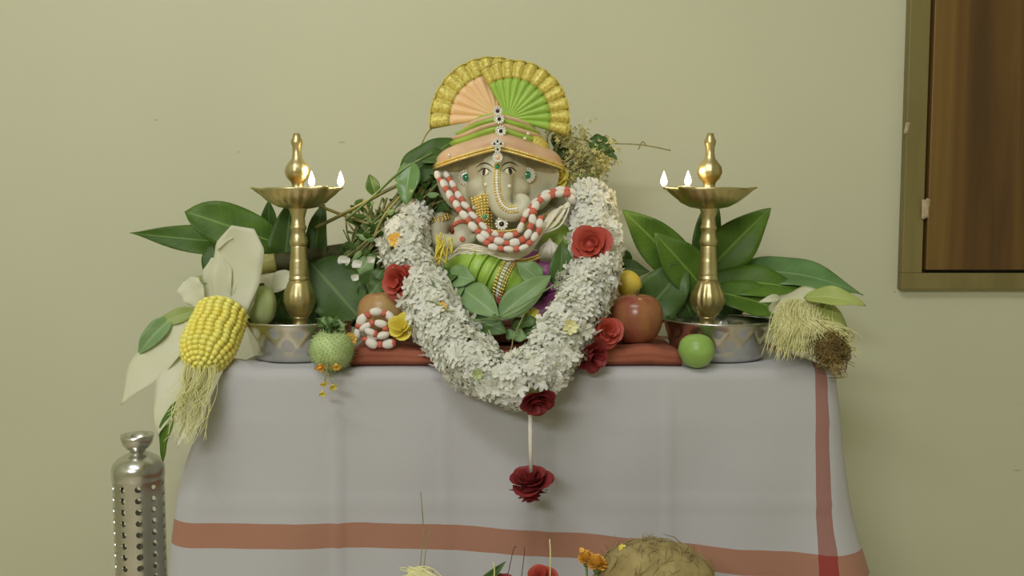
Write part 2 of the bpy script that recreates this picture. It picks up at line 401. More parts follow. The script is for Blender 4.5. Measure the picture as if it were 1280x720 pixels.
def cloth_mat():
    m, t, N, b = nodes('striped_white_cloth')
    uv = N.new('ShaderNodeUVMap'); sp = N.new('ShaderNodeSeparateXYZ'); t.links.new(uv.outputs[0], sp.inputs[0])
    nz = N.new('ShaderNodeTexNoise'); nz.inputs['Scale'].default_value = 14; t.links.new(uv.outputs[0], nz.inputs['Vector'])
    jit = math_node(t, 'MULTIPLY', math_node(t, 'SUBTRACT', nz.outputs['Fac'], 0.5), 0.004)
    def band(c, a, bb):
        cc = math_node(t, 'ADD', c, jit)
        return math_node(t, 'MULTIPLY', math_node(t, 'GREATER_THAN', cc, a), math_node(t, 'LESS_THAN', cc, bb))
    hb = band(sp.outputs[1], HB[0], HB[1]); vb = band(sp.outputs[0], VB[0], VB[1])
    w2 = N.new('ShaderNodeTexNoise'); w2.inputs['Scale'].default_value = 900; t.links.new(uv.outputs[0], w2.inputs['Vector'])
    base = N.new('ShaderNodeValToRGB'); base.color_ramp.elements[0].color = (.475, .472, .48, 1); base.color_ramp.elements[1].color = (.535, .532, .54, 1)
    t.links.new(w2.outputs['Fac'], base.inputs[0])
    def mix(f, a, col):
        mx = N.new('ShaderNodeMix'); mx.data_type = 'RGBA'; t.links.new(f, mx.inputs[0]); t.links.new(a, mx.inputs[6]); mx.inputs[7].default_value = col
        return mx.outputs[2]
    c = mix(hb, base.outputs[0], C(150, 104, 80, 1.4)); c = mix(vb, c, C(140, 98, 88, 1.35))
    c = mix(math_node(t, 'MULTIPLY', hb, vb), c, C(136, 46, 36, 1.4))
    t.links.new(c, b.inputs['Base Color']); b.inputs['Roughness'].default_value = 0.85
    b.inputs['Sheen Weight'].default_value = 0.1
    wv = N.new('ShaderNodeTexNoise'); wv.inputs['Scale'].default_value = 60; wv.inputs['Detail'].default_value = 6
    t.links.new(uv.outputs[0], wv.inputs['Vector'])
    bp = N.new('ShaderNodeBump'); bp.inputs['Strength'].default_value = 0.12; bp.inputs['Distance'].default_value = 0.003
    t.links.new(wv.outputs['Fac'], bp.inputs['Height']); t.links.new(bp.outputs[0], b.inputs['Normal'])
    return m
HB = (0.211, 0.244); VB = (W(1031, 560, 1.06).x - .002, W(1031, 560, 1.06).x + .014)
M['cloth'] = cloth_mat()
def cloth():
    """top sheet plus a skirt that hangs over the left side, the front and the right side"""
    Z = TZ + .0025; R = .016
    # outline from the back left corner round the front to the back right corner
    pts = []; cr = .025
    def arc(cx, cy, a0, a1, k=8):
        for i in range(k + 1):
            a = a0 + (a1 - a0) * i / k; pts.append((cx + cr * math.cos(a), cy + cr * math.sin(a), math.cos(a), math.sin(a)))
    x0, x1, y0, y1 = TX0 - .002, TX1 + .002, TY0 - .002, TY1
    for i in range(10): pts.append((x0, y1 + (y0 + cr - y1) * i / 10, -1, 0))
    arc(x0 + cr, y0 + cr, PI, 1.5 * PI)
    for i in range(1, 110): pts.append((x0 + cr + (x1 - x0 - 2 * cr) * i / 110, y0, 0, -1))
    arc(x1 - cr, y0 + cr, 1.5 * PI, 2 * PI)
    for i in range(1, 11): pts.append((x1, y0 + cr + (y1 - y0 - cr) * i / 10, 1, 0))
    cx = (x0 + x1) / 2; cy = (y0 + y1) / 2
    def lump(x, y):      # cloth gathered up near the two front corners
        h = 0
        for (bx, by, rr, hh) in ((W(992, 440, 1.12).x, 1.118, .026, .014), (W(288, 446, 1.11).x, 1.112, .022, .012)):
            h += hh * math.exp(-((x - bx) ** 2 + (y - by) ** 2) / rr ** 2)
        return h
    rows = []; uvs = []
    # top: rings shrinking to the middle
    for q in (0, .3, .6, .8, .9, .95, 1.0):
        row = []; uvr = []
        for (x, y, nx, ny) in pts:
            X = cx + (x - nx * R - cx) * q; Yy = cy + (y - ny * R - cy) * q
            row.append(V((X, Yy, Z + lump(X, Yy)))); uvr.append((X, -1.0 + q * .9))
        rows.append(row); uvs.append(uvr)
    def drop(d):
        row = []; uvr = []; s = 0; px, py = pts[0][0], pts[0][1]
        for (x, y, nx, ny) in pts:
            s += math.hypot(x - px, y - py); px, py = x, y
            if d < R * PI / 2:
                a = d / R; out = -R + R * math.sin(a); z = -R + R * math.cos(a); hang = 0
            else: out = 0; hang = d - R * PI / 2; z = -R - hang
            lft = math.exp(-((x - x0 - .01) / .05) ** 2); rgt = math.exp(-((x - x1) / .035) ** 2)
            k = hang
            fl = .07 * k * (1 - .7 * lft) + .04 * lft * k + rgt * (.02 * k + .9 * max(0, k - .12) ** 2)
            fl += .004 * min(1, k / .15) * math.sin(x * 17 + 1.3) * (ny < -.2)
            fl += .0025 * min(1, k / .2) * math.sin(x * 43 + k * 6) * (ny < -.2)
            fl += .008 * min(1, k / .2) * math.sin(y * 40) * (abs(nx) > .5)
            # pressed creases
            for c0, am in ((-.232, .0035), (.205, .0028), (.03, -.002), (-.09, .0015)):
                fl += am * math.exp(-((x - c0 - .015 * k) / .005) ** 2) * min(1, k / .04) * (ny < -.9)
            fl += .002 * math.exp(-((k - .055) / .004) ** 2) * (ny < -.9) + .0015 * math.exp(-((k - .16) / .004) ** 2) * (ny < -.9)
            fl += .0035 * noise.noise(V((x * 9, k * 9, 3))) * min(1, k / .05)
            zz = z + lump(x - nx * .004, y - ny * .004) * max(0, 1 - hang / .07)
            row.append(V((x + nx * (out + fl) - .072 * lft * (1 - math.exp(-k / .14)), y + ny * (out + fl), Z + zz)))
            # the border dips towards the right-hand side
            dip = .040 * (1 / (1 + math.exp(-(x - .15) / .09)))
            uvr.append((x, d - dip if ny < -.5 else d - dip))
        rows.append(row); uvs.append(uvr)
    for i in range(1, 7): drop(R * PI / 2 * i / 6)
    for i in range(1, 41): drop(R * PI / 2 + .40 * i / 40)
    mb = MB(); mb.grid(rows, False, uvs)
    mb.f.append(tuple(range(len(pts)))[::-1])
    return build('tablecloth', mb, M['cloth'], label='white cotton cloth with rust brown stripes draped over the table', cat='tablecloth')
cloth()
ZT = TZ + .003                                   # surface the things stand on

# rust coloured cloth folded flat under the idol
mb = MB(); rows = []
xa, xb = W(436, 445, 1.11).x, W(853, 445, 1.11).x; H = .0235
for i in range(41):
    t = i / 40; x = xa + (xb - xa) * t
    en = min(1, min(t, 1 - t) * 14) ** .5
    row = []
    yf = 1.108 + .004 * math.sin(t * 9) ; yb = 1.42
    hh = H * (1 + .08 * math.sin(t * 23) + .06 * math.sin(t * 51)) * (.8 + .2 * en)
    n = 14
    for k in range(n):                            # rounded front fold
        a = -PI / 2 + PI * k / (n - 1)
        row.append(V((x, yf + hh / 2 - hh / 2 * math.cos(a) * (1 + .12 * math.sin(k * 1.7)), ZT + .0004 + hh / 2 + hh / 2 * math.sin(a))))
    row.append(V((x, yb, ZT + .0004 + hh))); row.append(V((x, yb, ZT + .0004)))
    rows.append(row)
n0 = mb.grid(rows, True); K = len(rows[0])
mb.f.append(tuple(range(n0, n0 + K))); mb.f.append(tuple(range(n0 + 40 * K, n0 + 41 * K))[::-1])
build('folded_cloth', mb, M['redcloth'], label='rust coloured cloth folded flat beneath the idol', cat='cloth')
ZR = ZT + H + .001

# ================================================================== steel bowls and brass lamps
def bowl(cx, cy):
    r = thing('steel_bowl', '', 'bowl', (cx, cy, ZT))
    seg = 168; Hb = .054
    def shape(a, rr, z): return rr, z
    mb = MB(); rows = []
    prof = []
    for i in range(25):
        t = i / 24; prof.append((.0635 + .0135 * t ** .8, .004 + (Hb - .004) * t))
    def ham(a, t):     # hammered hollows in a diamond grid
        u = a / (2 * PI) * 14; v = t * 1.25
        p = ((u + v) % 1) - .5; q = ((u - v) % 1) - .5
        return -.0017 * (1 - 2 * (p * p + q * q)) * max(0, min(1, min(t - .08, .94 - t) * 8))
    for rr, z in [(.0, 0.0005), (.050, 0), (.060, .0008)]:
        rows.append([V((cx + rr * math.sin(2 * PI * k / seg), cy - rr * math.cos(2 * PI * k / seg), ZT + z)) for k in range(seg)])
    for i, (rr, z) in enumerate(prof):
        rows.append([V((cx + (rr + ham(2 * PI * k / seg, i / 24)) * math.sin(2 * PI * k / seg), cy - (rr + ham(2 * PI * k / seg, i / 24)) * math.cos(2 * PI * k / seg), ZT + z)) for k in range(seg)])
    for rr, z in [(.0755, Hb - .001), (.068, .02), (.062, .006), (.055, .0035), (0, .003)]:
        rows.append([V((cx + rr * math.sin(2 * PI * k / seg), cy - rr * math.cos(2 * PI * k / seg), ZT + z)) for k in range(seg)])
    mb.grid(rows, True); build('body', mb, M['steel'], r)
    mb = MB()
    pts = [V((cx + .0775 * math.cos(a), cy + .0775 * math.sin(a), ZT + Hb)) for a in [2 * PI * k / 64 for k in range(65)]]
    mb.tube(pts, .0015, 8, False); build('rim', mb, M['steel'], r)
    return r
def lamp(cx, cy, spouts, flames, ribs, label):
    """brass oil lamp in tiers; spouts = directions (degrees) of the pointed lips"""
    z0 = ZT + .0035
    r = thing('oil_lamp', label, 'oil lamp', (cx, cy, z0))
    k = S(1, cy)                                  # metres per pixel at the lamp
    zr = W(375, 400, cy).z
    def z(py): return W(375, py, cy).z
    def L(prof, name, seg=40, fn=None):
        mb = MB(); mb.lathe([(p * k, zz) for p, zz in prof], (cx, cy, 0), seg, fn); return build(name, mb, M['brass'], r)
    def lobes(n, am, za, zb_):
        def fn(a, rr, zz):
            if za < zz < zb_: rr *= 1 + am * abs(math.cos(n * a / 2)) * math.sin(PI * (zz - za) / (zb_ - za))
            return rr, zz
        return fn
    L([(0, z0), (40, z0), (41, z0 + .004), (36, z0 + .010), (20, z0 + .02), (11, z0 + .033), (9, z(402)), (9, z(398)), (11, z(396)), (0, z(395.9))], 'base')
    L([(0, z(399)), (8, z(399)), (11, z(395)), (17, z(386)), (19.5, z(376)), (18.5, z(366)), (15, z(356)), (12.5, z(350)), (0, z(349))], 'lower_bulb', 64, lobes(14, ribs, z(397), z(350)))
    pr = [(0, z(352))]
    for q in range(0, 25):
        py = 351 - q * 44 / 24; rad = 12.2 - 2.6 * q / 24 + (.7 if 4 < q < 15 and q % 2 else 0) + (.8 if q in (1, 2) else 0)
        pr.append((rad, z(py)))
    pr.append((0, z(306.8)))
    L(pr, 'shaft')
    L([(0, z(309)), (9, z(309)), (10.5, z(306)), (11.5, z(302)), (9.5, z(295)), (8.5, z(288)), (10.2, z(286)), (10.2, z(283.5)), (8.8, z(281)), (8.2, z(272)), (10.5, z(264)), (11.5, z(261)), (11.5, z(259)), (0, z(258.8))], 'neck')
    # dish with fluted underside and pointed lips
    def lip(a):
        e = 0
        for d in spouts:
            dd = (a - math.radians(d) + PI) % (2 * PI) - PI
            e = max(e, math.exp(-(dd / .20) ** 2))
        return e
    prof = [(0, 260), (13, 261), (22, 259), (33, 253), (40, 245), (43.5, 239.5), (45, 237), (44, 236), (38, 238), (24, 243), (0, 244.5)]
    def dish(a, rr, zz):
        px = rr / k
        fl = 1 + .065 * abs(math.cos(12 * a)) * (1 if 14 < px < 41 else 0)
        e = lip(a)
        if px > 37: rr = rr * fl * (1 + .30 * e * (px - 36) / 9); zz += .0022 * e
        return rr * (fl if px <= 37 else 1), zz
    L([(p, z(y)) for p, y in prof], 'oil_dish', 120, dish)
    L([(0, z(243)), (11, z(243)), (11.5, z(239)), (8, z(236)), (7, z(232)), (8, z(228)), (12.5, z(223)), (14.8, z(216)), (14, z(209)), (10.5, z(203)), (7, z(199)), (5.6, z(192)), (5.5, z(184)), (7, z(180)), (7.2, z(176)), (5.2, z(172)), (4.2, z(167)), (0, z(166))], 'finial', 48, lobes(10, .05, z(226), z(203)))
    mb = MB(); mb.lathe([(0, z(239.5)), (30 * k, z(239.5)), (36 * k, z(238.6))], (cx, cy, 0), 32); build('oil', mb, M['oil'], r)
    for (d, rad) in flames:
        a = math.radians(d); p = V((cx + rad * k * math.sin(a), cy - rad * k * math.cos(a), z(235.5)))
        inner = V((cx + (rad - 16) * k * math.sin(a), cy - (rad - 16) * k * math.cos(a), z(238.5)))
        mb = MB(); mb.tube([inner, (inner + p) / 2 + V((0, 0, .001)), p, p + V((0, 0, .004))], [.0016, .0018, .0016, .0009], 6)
        wk = build('wick', mb, M['wick'], r)
        mb = MB(); f = [(.0, 0), (.0028, .0018), (.0044, .005), (.0046, .0085), (.0032, .0135), (.0015, .0185), (0, .022)]
        mb.lathe([(q, p.z + .002 + h) for q, h in f], (p.x, p.y, 0), 12); build('flame', mb, M['flame'], wk)
        l = bpy.data.lights.new('flame_light', 'POINT'); l.energy = .1; l.color = (1, .72, .38); l.shadow_soft_size = .008
        lo = bpy.data.objects.new('flame_light', l); COL.objects.link(lo); lo.parent = r
        lo.location = p + V((0, 0, .028)) - r.location
    return r
BYC = 1.198
blx = W(375, 400, BYC).x; brx = W(884, 400, BYC).x
b1 = bowl(blx, BYC); tag(b1, 'hammered steel bowl holding the oil lamp between the yellow corn cob and spiny pod')
b2 = bowl(W(897, 400, BYC).x, BYC); tag(b2, 'hammered steel bowl holding the oil lamp behind the single green fruit')
for b in (b1, b2): b['group'] = 'hammered steel bowls'
lA = lamp(blx, BYC, [85, 50, -85, 140, 200], [(68, 21), (84, 55)], .04, 'tall brass oil lamp standing in the bowl beside the bared corn cob')
lB = lamp(brx, BYC, [-85, -50, 80, 170, 20 + 180], [(-84, 58), (-62, 34)], .13, 'tall brass oil lamp standing in the bowl behind the green fruit')
for b in (lA, lB): b['group'] = 'brass oil lamps'

# ================================================================== elephant headed idol
YI = 1.27
idol = thing('idol', 'seated elephant headed clay idol wearing a pleated peach and green turban', 'idol', (W(622, 400, YI).x, YI, ZR))
def el(mb, px, py, Y, rx, ry, rz, rot=None):
    mb.ball(W(px, py, Y), (S(rx, Y), S(ry, Y), S(rz, Y)), 20, 14, rot)
def limb(mb, pts, n=6):
    p, r = wc(pts, n); mb.tube(p, r, 14); mb.ball(p[0], r[0], 12, 8); mb.ball(p[-1], r[-1], 12, 8)
mb = MB()
el(mb, 622, 350, 1.29, 66, 52, 58)                 # belly
el(mb, 622, 295, 1.295, 58, 40, 44)                # chest
el(mb, 622, 400, 1.285, 78, 62, 30)                # seat
for sx in (-1, 1):                                 # legs folded in front
    limb(mb, [(622 + sx * 30, 385, 1.27, 26), (622 + sx * 72, 392, 1.24, 24), (622 + sx * 50, 402, 1.2, 18), (622 + sx * 8, 405, 1.195, 14)])
# arms
limb(mb, [(572, 268, 1.29, 17), (549, 280, 1.275, 16), (546, 300, 1.25, 15), (560, 304, 1.225, 12), (578, 302, 1.212, 10)])
limb(mb, [(676, 268, 1.29, 17), (698, 282, 1.275, 16), (704, 306, 1.25, 15), (698, 322, 1.23, 12), (688, 324, 1.218, 10)])
limb(mb, [(570, 262, 1.31, 15), (545, 258, 1.31, 13), (541, 238, 1.3, 11)])
limb(mb, [(676, 262, 1.31, 15), (700, 258, 1.31, 13), (698, 236, 1.285, 11)])
# raised palm with fingers, and the hand under the sweet
el(mb, 579, 298, 1.208, 13, 6, 13)
for i, (x, h) in enumerate(((570, 272), (576, 268), (582, 269), (588, 274))):
    limb(mb, [(571 + i * 5, 291, 1.208, 3.6), (x, (h + 291) / 2, 1.206, 3.4), (x, h, 1.208, 2.6)], 3)
limb(mb, [(591, 300, 1.207, 4), (596, 293, 1.204, 3.4), (597, 287, 1.204, 2.6)], 3)
el(mb, 688, 326, 1.21, 14, 12, 6)
for i in range(4): limb(mb, [(678 + i * 6, 326, 1.202, 3.8), (677 + i * 6.5, 321, 1.188, 3.2), (679 + i * 6, 314, 1.184, 2.6)], 3)
limb(mb, [(700, 322, 1.205, 4), (704, 314, 1.198, 3.2), (701, 308, 1.195, 2.5)], 3)
el(mb, 698, 230, 1.28, 10, 6, 10)
for i in range(4): limb(mb, [(691 + i * 5, 224, 1.28, 3.4), (690 + i * 5.5, 214, 1.278, 2.8)], 3)
el(mb, 541, 234, 1.297, 10, 6, 10)
# head
el(mb, 622, 212, 1.262, 43, 44, 46)
el(mb, 622, 192, 1.25, 38, 34, 28)
for sx in (-1, 1): el(mb, 622 + sx * 21, 236, 1.236, 19, 17, 19)
limb(mb, [(622, 200, 1.226, 22), (622, 222, 1.212, 19.5), (623, 243, 1.200, 17), (628, 260, 1.192, 14), (640, 267, 1.187, 11.5), (652, 262, 1.184, 10), (656, 253, 1.184, 9), (651, 248, 1.184, 7.5)], 6)
el(mb, 628, 268, 1.235, 26, 18, 14)                # lower jaw
for sx in (-1, 1):                                 # tusk roots
    limb(mb, [(622 + sx * 17, 246, 1.222, 6.5), (622 + sx * 24, 256, 1.206, 5.5), (622 + sx * 29, 260, 1.196, 4)], 3)
# ears: broad flat leaves with a thicker rim
for sx in (-1, 1):
    ry = Matrix.Rotation(sx * .16, 3, 'Z') @ Matrix.Rotation(-sx * .12, 3, 'Y')
    el(mb, 622 + sx * 46, 224, 1.250, 29, 7, 33, ry)
    el(mb, 622 + sx * 42, 242, 1.246, 23, 7, 21, ry)
    c0 = [(622 + sx * 52, 196), (622 + sx * 66, 202), (622 + sx * 73, 218), (622 + sx * 67, 242), (622 + sx * 54, 258), (622 + sx * 42, 261)]
    limb(mb, [(x, y, 1.253, 4.5) for x, y in c0], 5)
body = build('body', blob(mb, .0027, 5), M['idol'], idol)

# pedestal
mb = MB(); px0, px1 = W(548, 420, 1.2).x, W(698, 420, 1.2).x
mb.box((px0, 1.165, ZR), (px1, 1.37, ZR + .022)); mb.box((px0 + .008, 1.173, ZR + .022), (px1 - .008, 1.365, ZR + .03))
build('pedestal', mb, M['ground'], idol, smooth=False, bevel=.002)

def on_face(px, py, Y0=1.10, Y1=1.36):
    """nearest idol body surface along the line through px, py"""
    a = W(px, py, Y0); b = W(px, py, Y1); d = (b - a).normalized()
    inv = -V(idol.location)
    ok, loc, nr, i = body.ray_cast(a + inv, d)
    return (loc - inv, nr) if ok else (W(px, py, 1.25), V((0, -1, 0)))
# eyes
for sx, ex, ey in ((-1, 606, 215.5), (1, 637, 214.5)):
    p, nr = on_face(ex, ey); R = frame(nr)
    k = S(1, 1.22)
    mb = MB(); mb.ball(p, (8.5 * k, 4.4 * k, 1.6 * k), 16, 8, R); eye = build('eye', mb, M['eyewhite'], idol)
    mb = MB(); mb.ball(p + nr * .9 * k, (4.1 * k, 4.1 * k, 1.5 * k), 14, 8, R); build('iris', mb, M['eyebrown'], eye)
    mb = MB(); mb.ball(p + nr * 1.7 * k, (2.4 * k, 2.4 * k, 1.1 * k), 10, 6, R); build('pupil', mb, M['black'], eye)
    for nm, off, hw, cu, rad in (('eyelid', 3.2, 9, 3.2, .7), ('eyebrow', 8.5, 11, 4.5, .75)):
        pts = []
        for q in range(11):
            t = q / 5 - 1
            pp, nn = on_face(ex + t * hw, ey - off - cu * (1 - t * t) + (2 if nm == 'eyelid' else 1.5) * abs(t) ** 2 + 1.5)
            pts.append(pp + nn * .4 * k)
        mb = MB(); mb.tube(pts, [max(.15, rad * (1 - (abs(q / 5 - 1)) ** 3)) * k for q in range(11)], 6)
        build(nm, mb, M['black'], eye if nm == 'eyelid' else idol)
# jewelled brooches
def brooch(name, px, py, rad, gem_r, gemmat, npearl, parent, Y=None, ring='pearl', nr=None):
    if Y is None: p, n_ = on_face(px, py)
    else: p, n_ = W(px, py, Y), V((0, -1, .1)).normalized()
    if nr: n_ = V(nr).normalized()
    n_ = (n_ + V((0, -1, 0))).normalized()
    k = S(1, p.y); R = frame(n_)
    mb = MB(); mb.ball(p + n_ * k, (rad * .9 * k, rad * .9 * k, 1.2 * k), 24, 6, R); j = build(name, mb, M['pearl' if ring == 'pearl' else 'gold'], parent)
    mb = MB(); mb.ball(p + n_ * 2 * k, (gem_r * k, gem_r * k, 2 * k), 12, 6, R); build('gem', mb, gemmat, j)
    mb = MB()
    for q in range(npearl):
        a = 2 * PI * q / npearl
        mb.ball(p + R @ V((math.cos(a) * rad * .86 * k, math.sin(a) * rad * .86 * k, 2 * k)), 1.9 * k * (rad / 10) ** .5, 8, 5)
    build('pearl_ring', mb, M[ring], j)
    return j
brooch('earring', 583, 222, 10, 5, M['green_gem'], 16, idol, nr=(-.1, -1, .05))
brooch('earring', 659, 219, 10, 5, M['green_gem'], 16, idol, nr=(.1, -1, .05))
brooch('forehead_gem', 622, 209, 4.6, 3.2, M['green_gem'], 10, idol, ring='gold')
for x, y in ((608, 231), (636, 233)):
    p, nr = on_face(x, y); mb = MB(); mb.ball(p + nr * .001, S(2.6, 1.2), 10, 6); build('cheek_pearl', mb, M['pearl'], idol)
# strip of beads running down the trunk: white stones between two rows of gold beads
tr = crv([(621, 214), (621, 224), (621.5, 236), (624, 248), (629, 257), (637, 262), (646, 261)], 7)
for off, nm, mt, rad in ((-3.2, 'gold_bead_row', 'gold', 1.5), (0, 'white_stone_row', 'pearl', 2.2), (3.2, 'gold_bead_row', 'gold', 1.5)):
    mb = MB()
    for i, (x, y) in enumerate(tr):
        a = tr[max(i - 1, 0)]; b = tr[min(i + 1, len(tr) - 1)]
        dx, dy = b[0] - a[0], b[1] - a[1]; l = math.hypot(dx, dy) or 1
        if i % 2: continue
        p, nr = on_face(x - dy / l * off, y + dx / l * off); mb.ball(p + nr * .0006, S(rad, 1.2), 7, 5)
    build(nm, mb, M[mt], idol)
# gold breast ornament and necklace
mb = MB(); rows = []
for i in range(13):
    t = i / 12; row = []
    for j in range(7):
        s = j / 6
        x = 591 + 19 * s + t * 5 + (4 * (1 - t) * (s - .3)); y = 247 + 40 * t - 6 * s * (1 - t) + 5 * (s - .5) ** 2
        row.append(W(x, y, 1.197 - .012 * math.sin(PI * s) + .006 * t))
    rows.append(row)
mb.grid(rows); orn = build('gold_ornament', mb, M['gold'], idol, solid=.003)
mb = MB()
for r_ in rows[::1]:
    for p in r_: mb.ball(p + V((0, -.0008, 0)), S(1.7, 1.2), 6, 4)
build('bead_inlay', mb, M['gold'], orn)
brooch('ornament_gem', 606, 271, 4.5, 3.6, M['green_gem'], 8, orn, Y=1.183, ring='gold')
neck = [W(x, y, Y) for x, y, Y in crv([(600, 280, 1.21), (615, 288, 1.19), (630, 289, 1.185), (648, 286, 1.19), (662, 276, 1.21), (670, 262, 1.235)], 8)]
for dz in (0, -.0045):
    mb = MB()
    for p in neck: mb.ball(p + V((0, 0, dz)), .0022, 7, 5)
    build('necklace', mb, M['gold'], idol)
brooch('pendant', 627, 280, 8, 3.4, M['dark_gem'], 12, idol, Y=1.186)
# arm bands
def ring(name, px, py, Y, rx, ry, tilt, mt, rad=.0022, par=idol):
    mb = MB(); c = W(px, py, Y)
    for row in range(3):
        for q in range(26):
            a = 2 * PI * q / 26
            p = V((math.cos(a) * S(rx, Y), math.sin(a) * S(ry, Y), (row - 1) * rad * 1.5)); p = Matrix.Rotation(tilt, 3, 'Y') @ p
            mb.ball(c + p, rad, 6, 4)
    return build(name, mb, M[mt], par)
ring('arm_band', 548, 275, 1.276, 18.5, 18, -.35, 'gold')
ring('arm_band', 697, 275, 1.276, 18.5, 18, .35, 'gold')
ring('bracelet', 689, 318.5, 1.212, 16, 13, 0, 'gold', .0016)
p, nr = on_face(578, 299); mb = MB(); mb.ball(p + nr * .0004, (S(3.6), S(3.6), S(1.2)), 12, 6, frame(nr)); build('palm_mark', mb, M['cottonred'], idol)
mb = MB(); pts = []
for x, y in crv([(565, 290), (568, 281), (577, 277), (588, 280), (592, 289)], 5):
    p, nr = on_face(x, y); pts.append(p + nr * .0008)
mb.tube(pts, S(2.6), 8); build('palm_border', mb, M['cottonred'], idol)
# sweet in the hand: ribbed white dumpling
c = W(687, 313, 1.196); mb = MB(); k = S(1, 1.196)
mb.lathe([(0, -9 * k), (8 * k, -8.5 * k), (12.5 * k, -3 * k), (12 * k, 3 * k), (8 * k, 8 * k), (3 * k, 11.5 * k), (1 * k, 15 * k), (0, 15.5 * k)], c, 40, lambda a, r, z: (r * (1 + .10 * math.cos(10 * a)), z))
build('sweet_dumpling', mb, M['cotton'], idol)

# garments: pleated lime leg with gold band, purple lower cloth
mb = MB(); leg, lr = wc([(572, 336, 1.235, 20), (588, 335, 1.212, 25), (606, 340, 1.198, 27), (624, 348, 1.192, 27), (640, 358, 1.190, 23), (652, 369, 1.195, 16), (656, 377, 1.205, 10)], 10)
lr = [r * (1 + .035 * math.cos(i * 1.05)) for i, r in enumerate(lr)]
mb.tube(leg, lr, 28); g = build('pleated_garment', mb, M['lime'], idol)
for i0 in (13, 18, 23):                           # pleat edges
    mb = MB(); pts = []
    for q in range(19):
        a = -.4 + q / 18 * 3.4; t = (leg[i0 + 1] - leg[i0 - 1]).normalized()
        side = V((0, -1, 0)); side = (side - t * side.dot(t)).normalized(); b2 = t.cross(side)
        pts.append(leg[i0] + t * .012 * math.sin(q / 18 * 2) + (side * math.sin(a) + b2 * math.cos(a)) * (lr[i0] * 1.03))
    mb.tube(pts, [.0022] * 19, 6); build('pleat', mb, M['lime'], g)
def legband(i0, n, mt, name, grow, rr):
    mb = MB()
    for row in range(n):
        ii = i0 + row * .8; i = int(ii); f = ii - i
        p = leg[i].lerp(leg[i + 1], f); r_ = lr[i] * grow; t = (leg[i + 1] - leg[i - 1]).normalized()
        side = V((0, -1, 0)); side = (side - t * side.dot(t)).normalized(); b2 = t.cross(side)
        for q in range(40):
            a = 2 * PI * q / 40; mb.ball(p + t * .02 * math.cos(a + .5) * .4 + (side * math.sin(a) + b2 * math.cos(a)) * r_, rr, 6, 4)
    return build(name, mb, M[mt], g)
legband(32, 2, 'gold', 'gold_trim', 1.04, .0022); legband(36.4, 2, 'gold', 'gold_trim', 1.04, .0022)
legband(34.2, 2, 'pearl', 'stone_trim', 1.045, .0020)
mb = MB(); p, r_ = wc([(650, 340, 1.24, 22), (675, 340, 1.225, 26), (700, 350, 1.22, 26), (706, 372, 1.215, 24), (688, 392, 1.2, 20), (660, 398, 1.195, 14)], 6)
mb.tube(p, [q * (1 + .05 * math.cos(i * 1.6)) for i, q in enumerate(r_)], 24); build('lower_garment', mb, M['purple'], idol)
mb = MB(); p, r_ = wc([(684, 292, 1.25, 18), (700, 300, 1.245, 19), (704, 312, 1.24, 17)], 5)
mb.tube(p, r_, 18); build('sleeve', mb, M['lime'], idol)
mb = MB(); 
for p in [W(x, y, Y) for x, y, Y in crv([(640, 328, 1.205), (655, 328, 1.197), (670, 324, 1.195), (680, 318, 1.2)], 8)]:
    for dz in (0, .004): mb.ball(p + V((0, 0, dz)), .0022, 6, 4)
build('waist_chain', mb, M['gold'], idol)
# sacred thread: loose bundle of white strands across the belly
for i in range(9):
    o = i * 1.5
    pts = [W(x, y, Y) for x, y, Y in crv([(560, 326 - o * .2, 1.215), (578, 318 - o, 1.195), (605, 318 - o * .7, 1.178), (635, 324 - o * .6, 1.172), (660, 318 - o * .8, 1.172), (673, 300 - o * .6, 1.176), (690, 276 - o, 1.185 + i * .002), (700 + i * 1.6, 258, 1.195)], 7)]
    pts = [p + V((0, -.0012 * math.sin(j * .7 + i * 2), .001 * math.sin(j * .5 + i))) for j, p in enumerate(pts)]
    mb = MB(); mb.tube(pts, .0011, 6); build('sacred_thread_strand', mb, M['thread'], idol)

# ---- turban
tb = V((W(623, 150, 1.275).x, 1.275, 0))
rings = [(187, 210, 80, 68), (181, 202, 79, 67), (165, 182, 57, 54), (158, 175, 54, 50), (151, 168, 51, 46), (144, 161, 46, 42), (139, 152, 35, 34), (135, 141, 12, 14)]
mats = ['peach2', 'peach2', 'lime', 'peach2', 'lime', 'peach2', 'lime']
def ring_pt(f, a):
    i = min(int(f), len(rings) - 2); t = f - i
    yc, ys, hw, dp = [p * (1 - t) + q * t for p, q in zip(rings[i], rings[i + 1])]
    cf = 1 - math.sqrt(min(1, (math.sin(a) if math.cos(a) > 0 else 1) ** 2 + .004))
    py = ys + (yc - ys) * cf
    z = W(623, py, 1.22 + .05 * (1 - math.cos(a)) * .5).z
    return V((tb.x + S(hw, 1.255) * math.sin(a), tb.y - S(dp, 1.255) * math.cos(a), z)), V((math.sin(a), -math.cos(a), 0))
for i in range(len(rings) - 1):
    mb = MB(); rows = []
    for q in range(9):
        t = q / 8; row = []
        for k in range(72):
            a = 2 * PI * k / 72
            p, n_ = ring_pt(i + t, a)
            bul = (S(5) if i > 0 else S(2)) * math.sin(PI * t) ** .7 * (1 + .25 * math.sin(5 * a + i))
            row.append(p + n_ * bul + V((0, 0, .3 * bul)))
        rows.append(row)
    mb.grid(rows, True)
    if i == len(rings) - 2: mb.f.append(tuple(range(8 * 72, 9 * 72)))
    build('turban_band', mb, M[mats[i]], idol)
for dz, rad in ((0, .0021), (.0042, .0021)):
    mb = MB()
    for k in range(150):
        a = -1.9 + 3.8 * k / 149; p, n_ = ring_pt(0, a); mb.ball(p + n_ * .003 + V((0, 0, dz - .001)), rad, 6, 4)
    build('gold_edging', mb, M['gold'], idol)
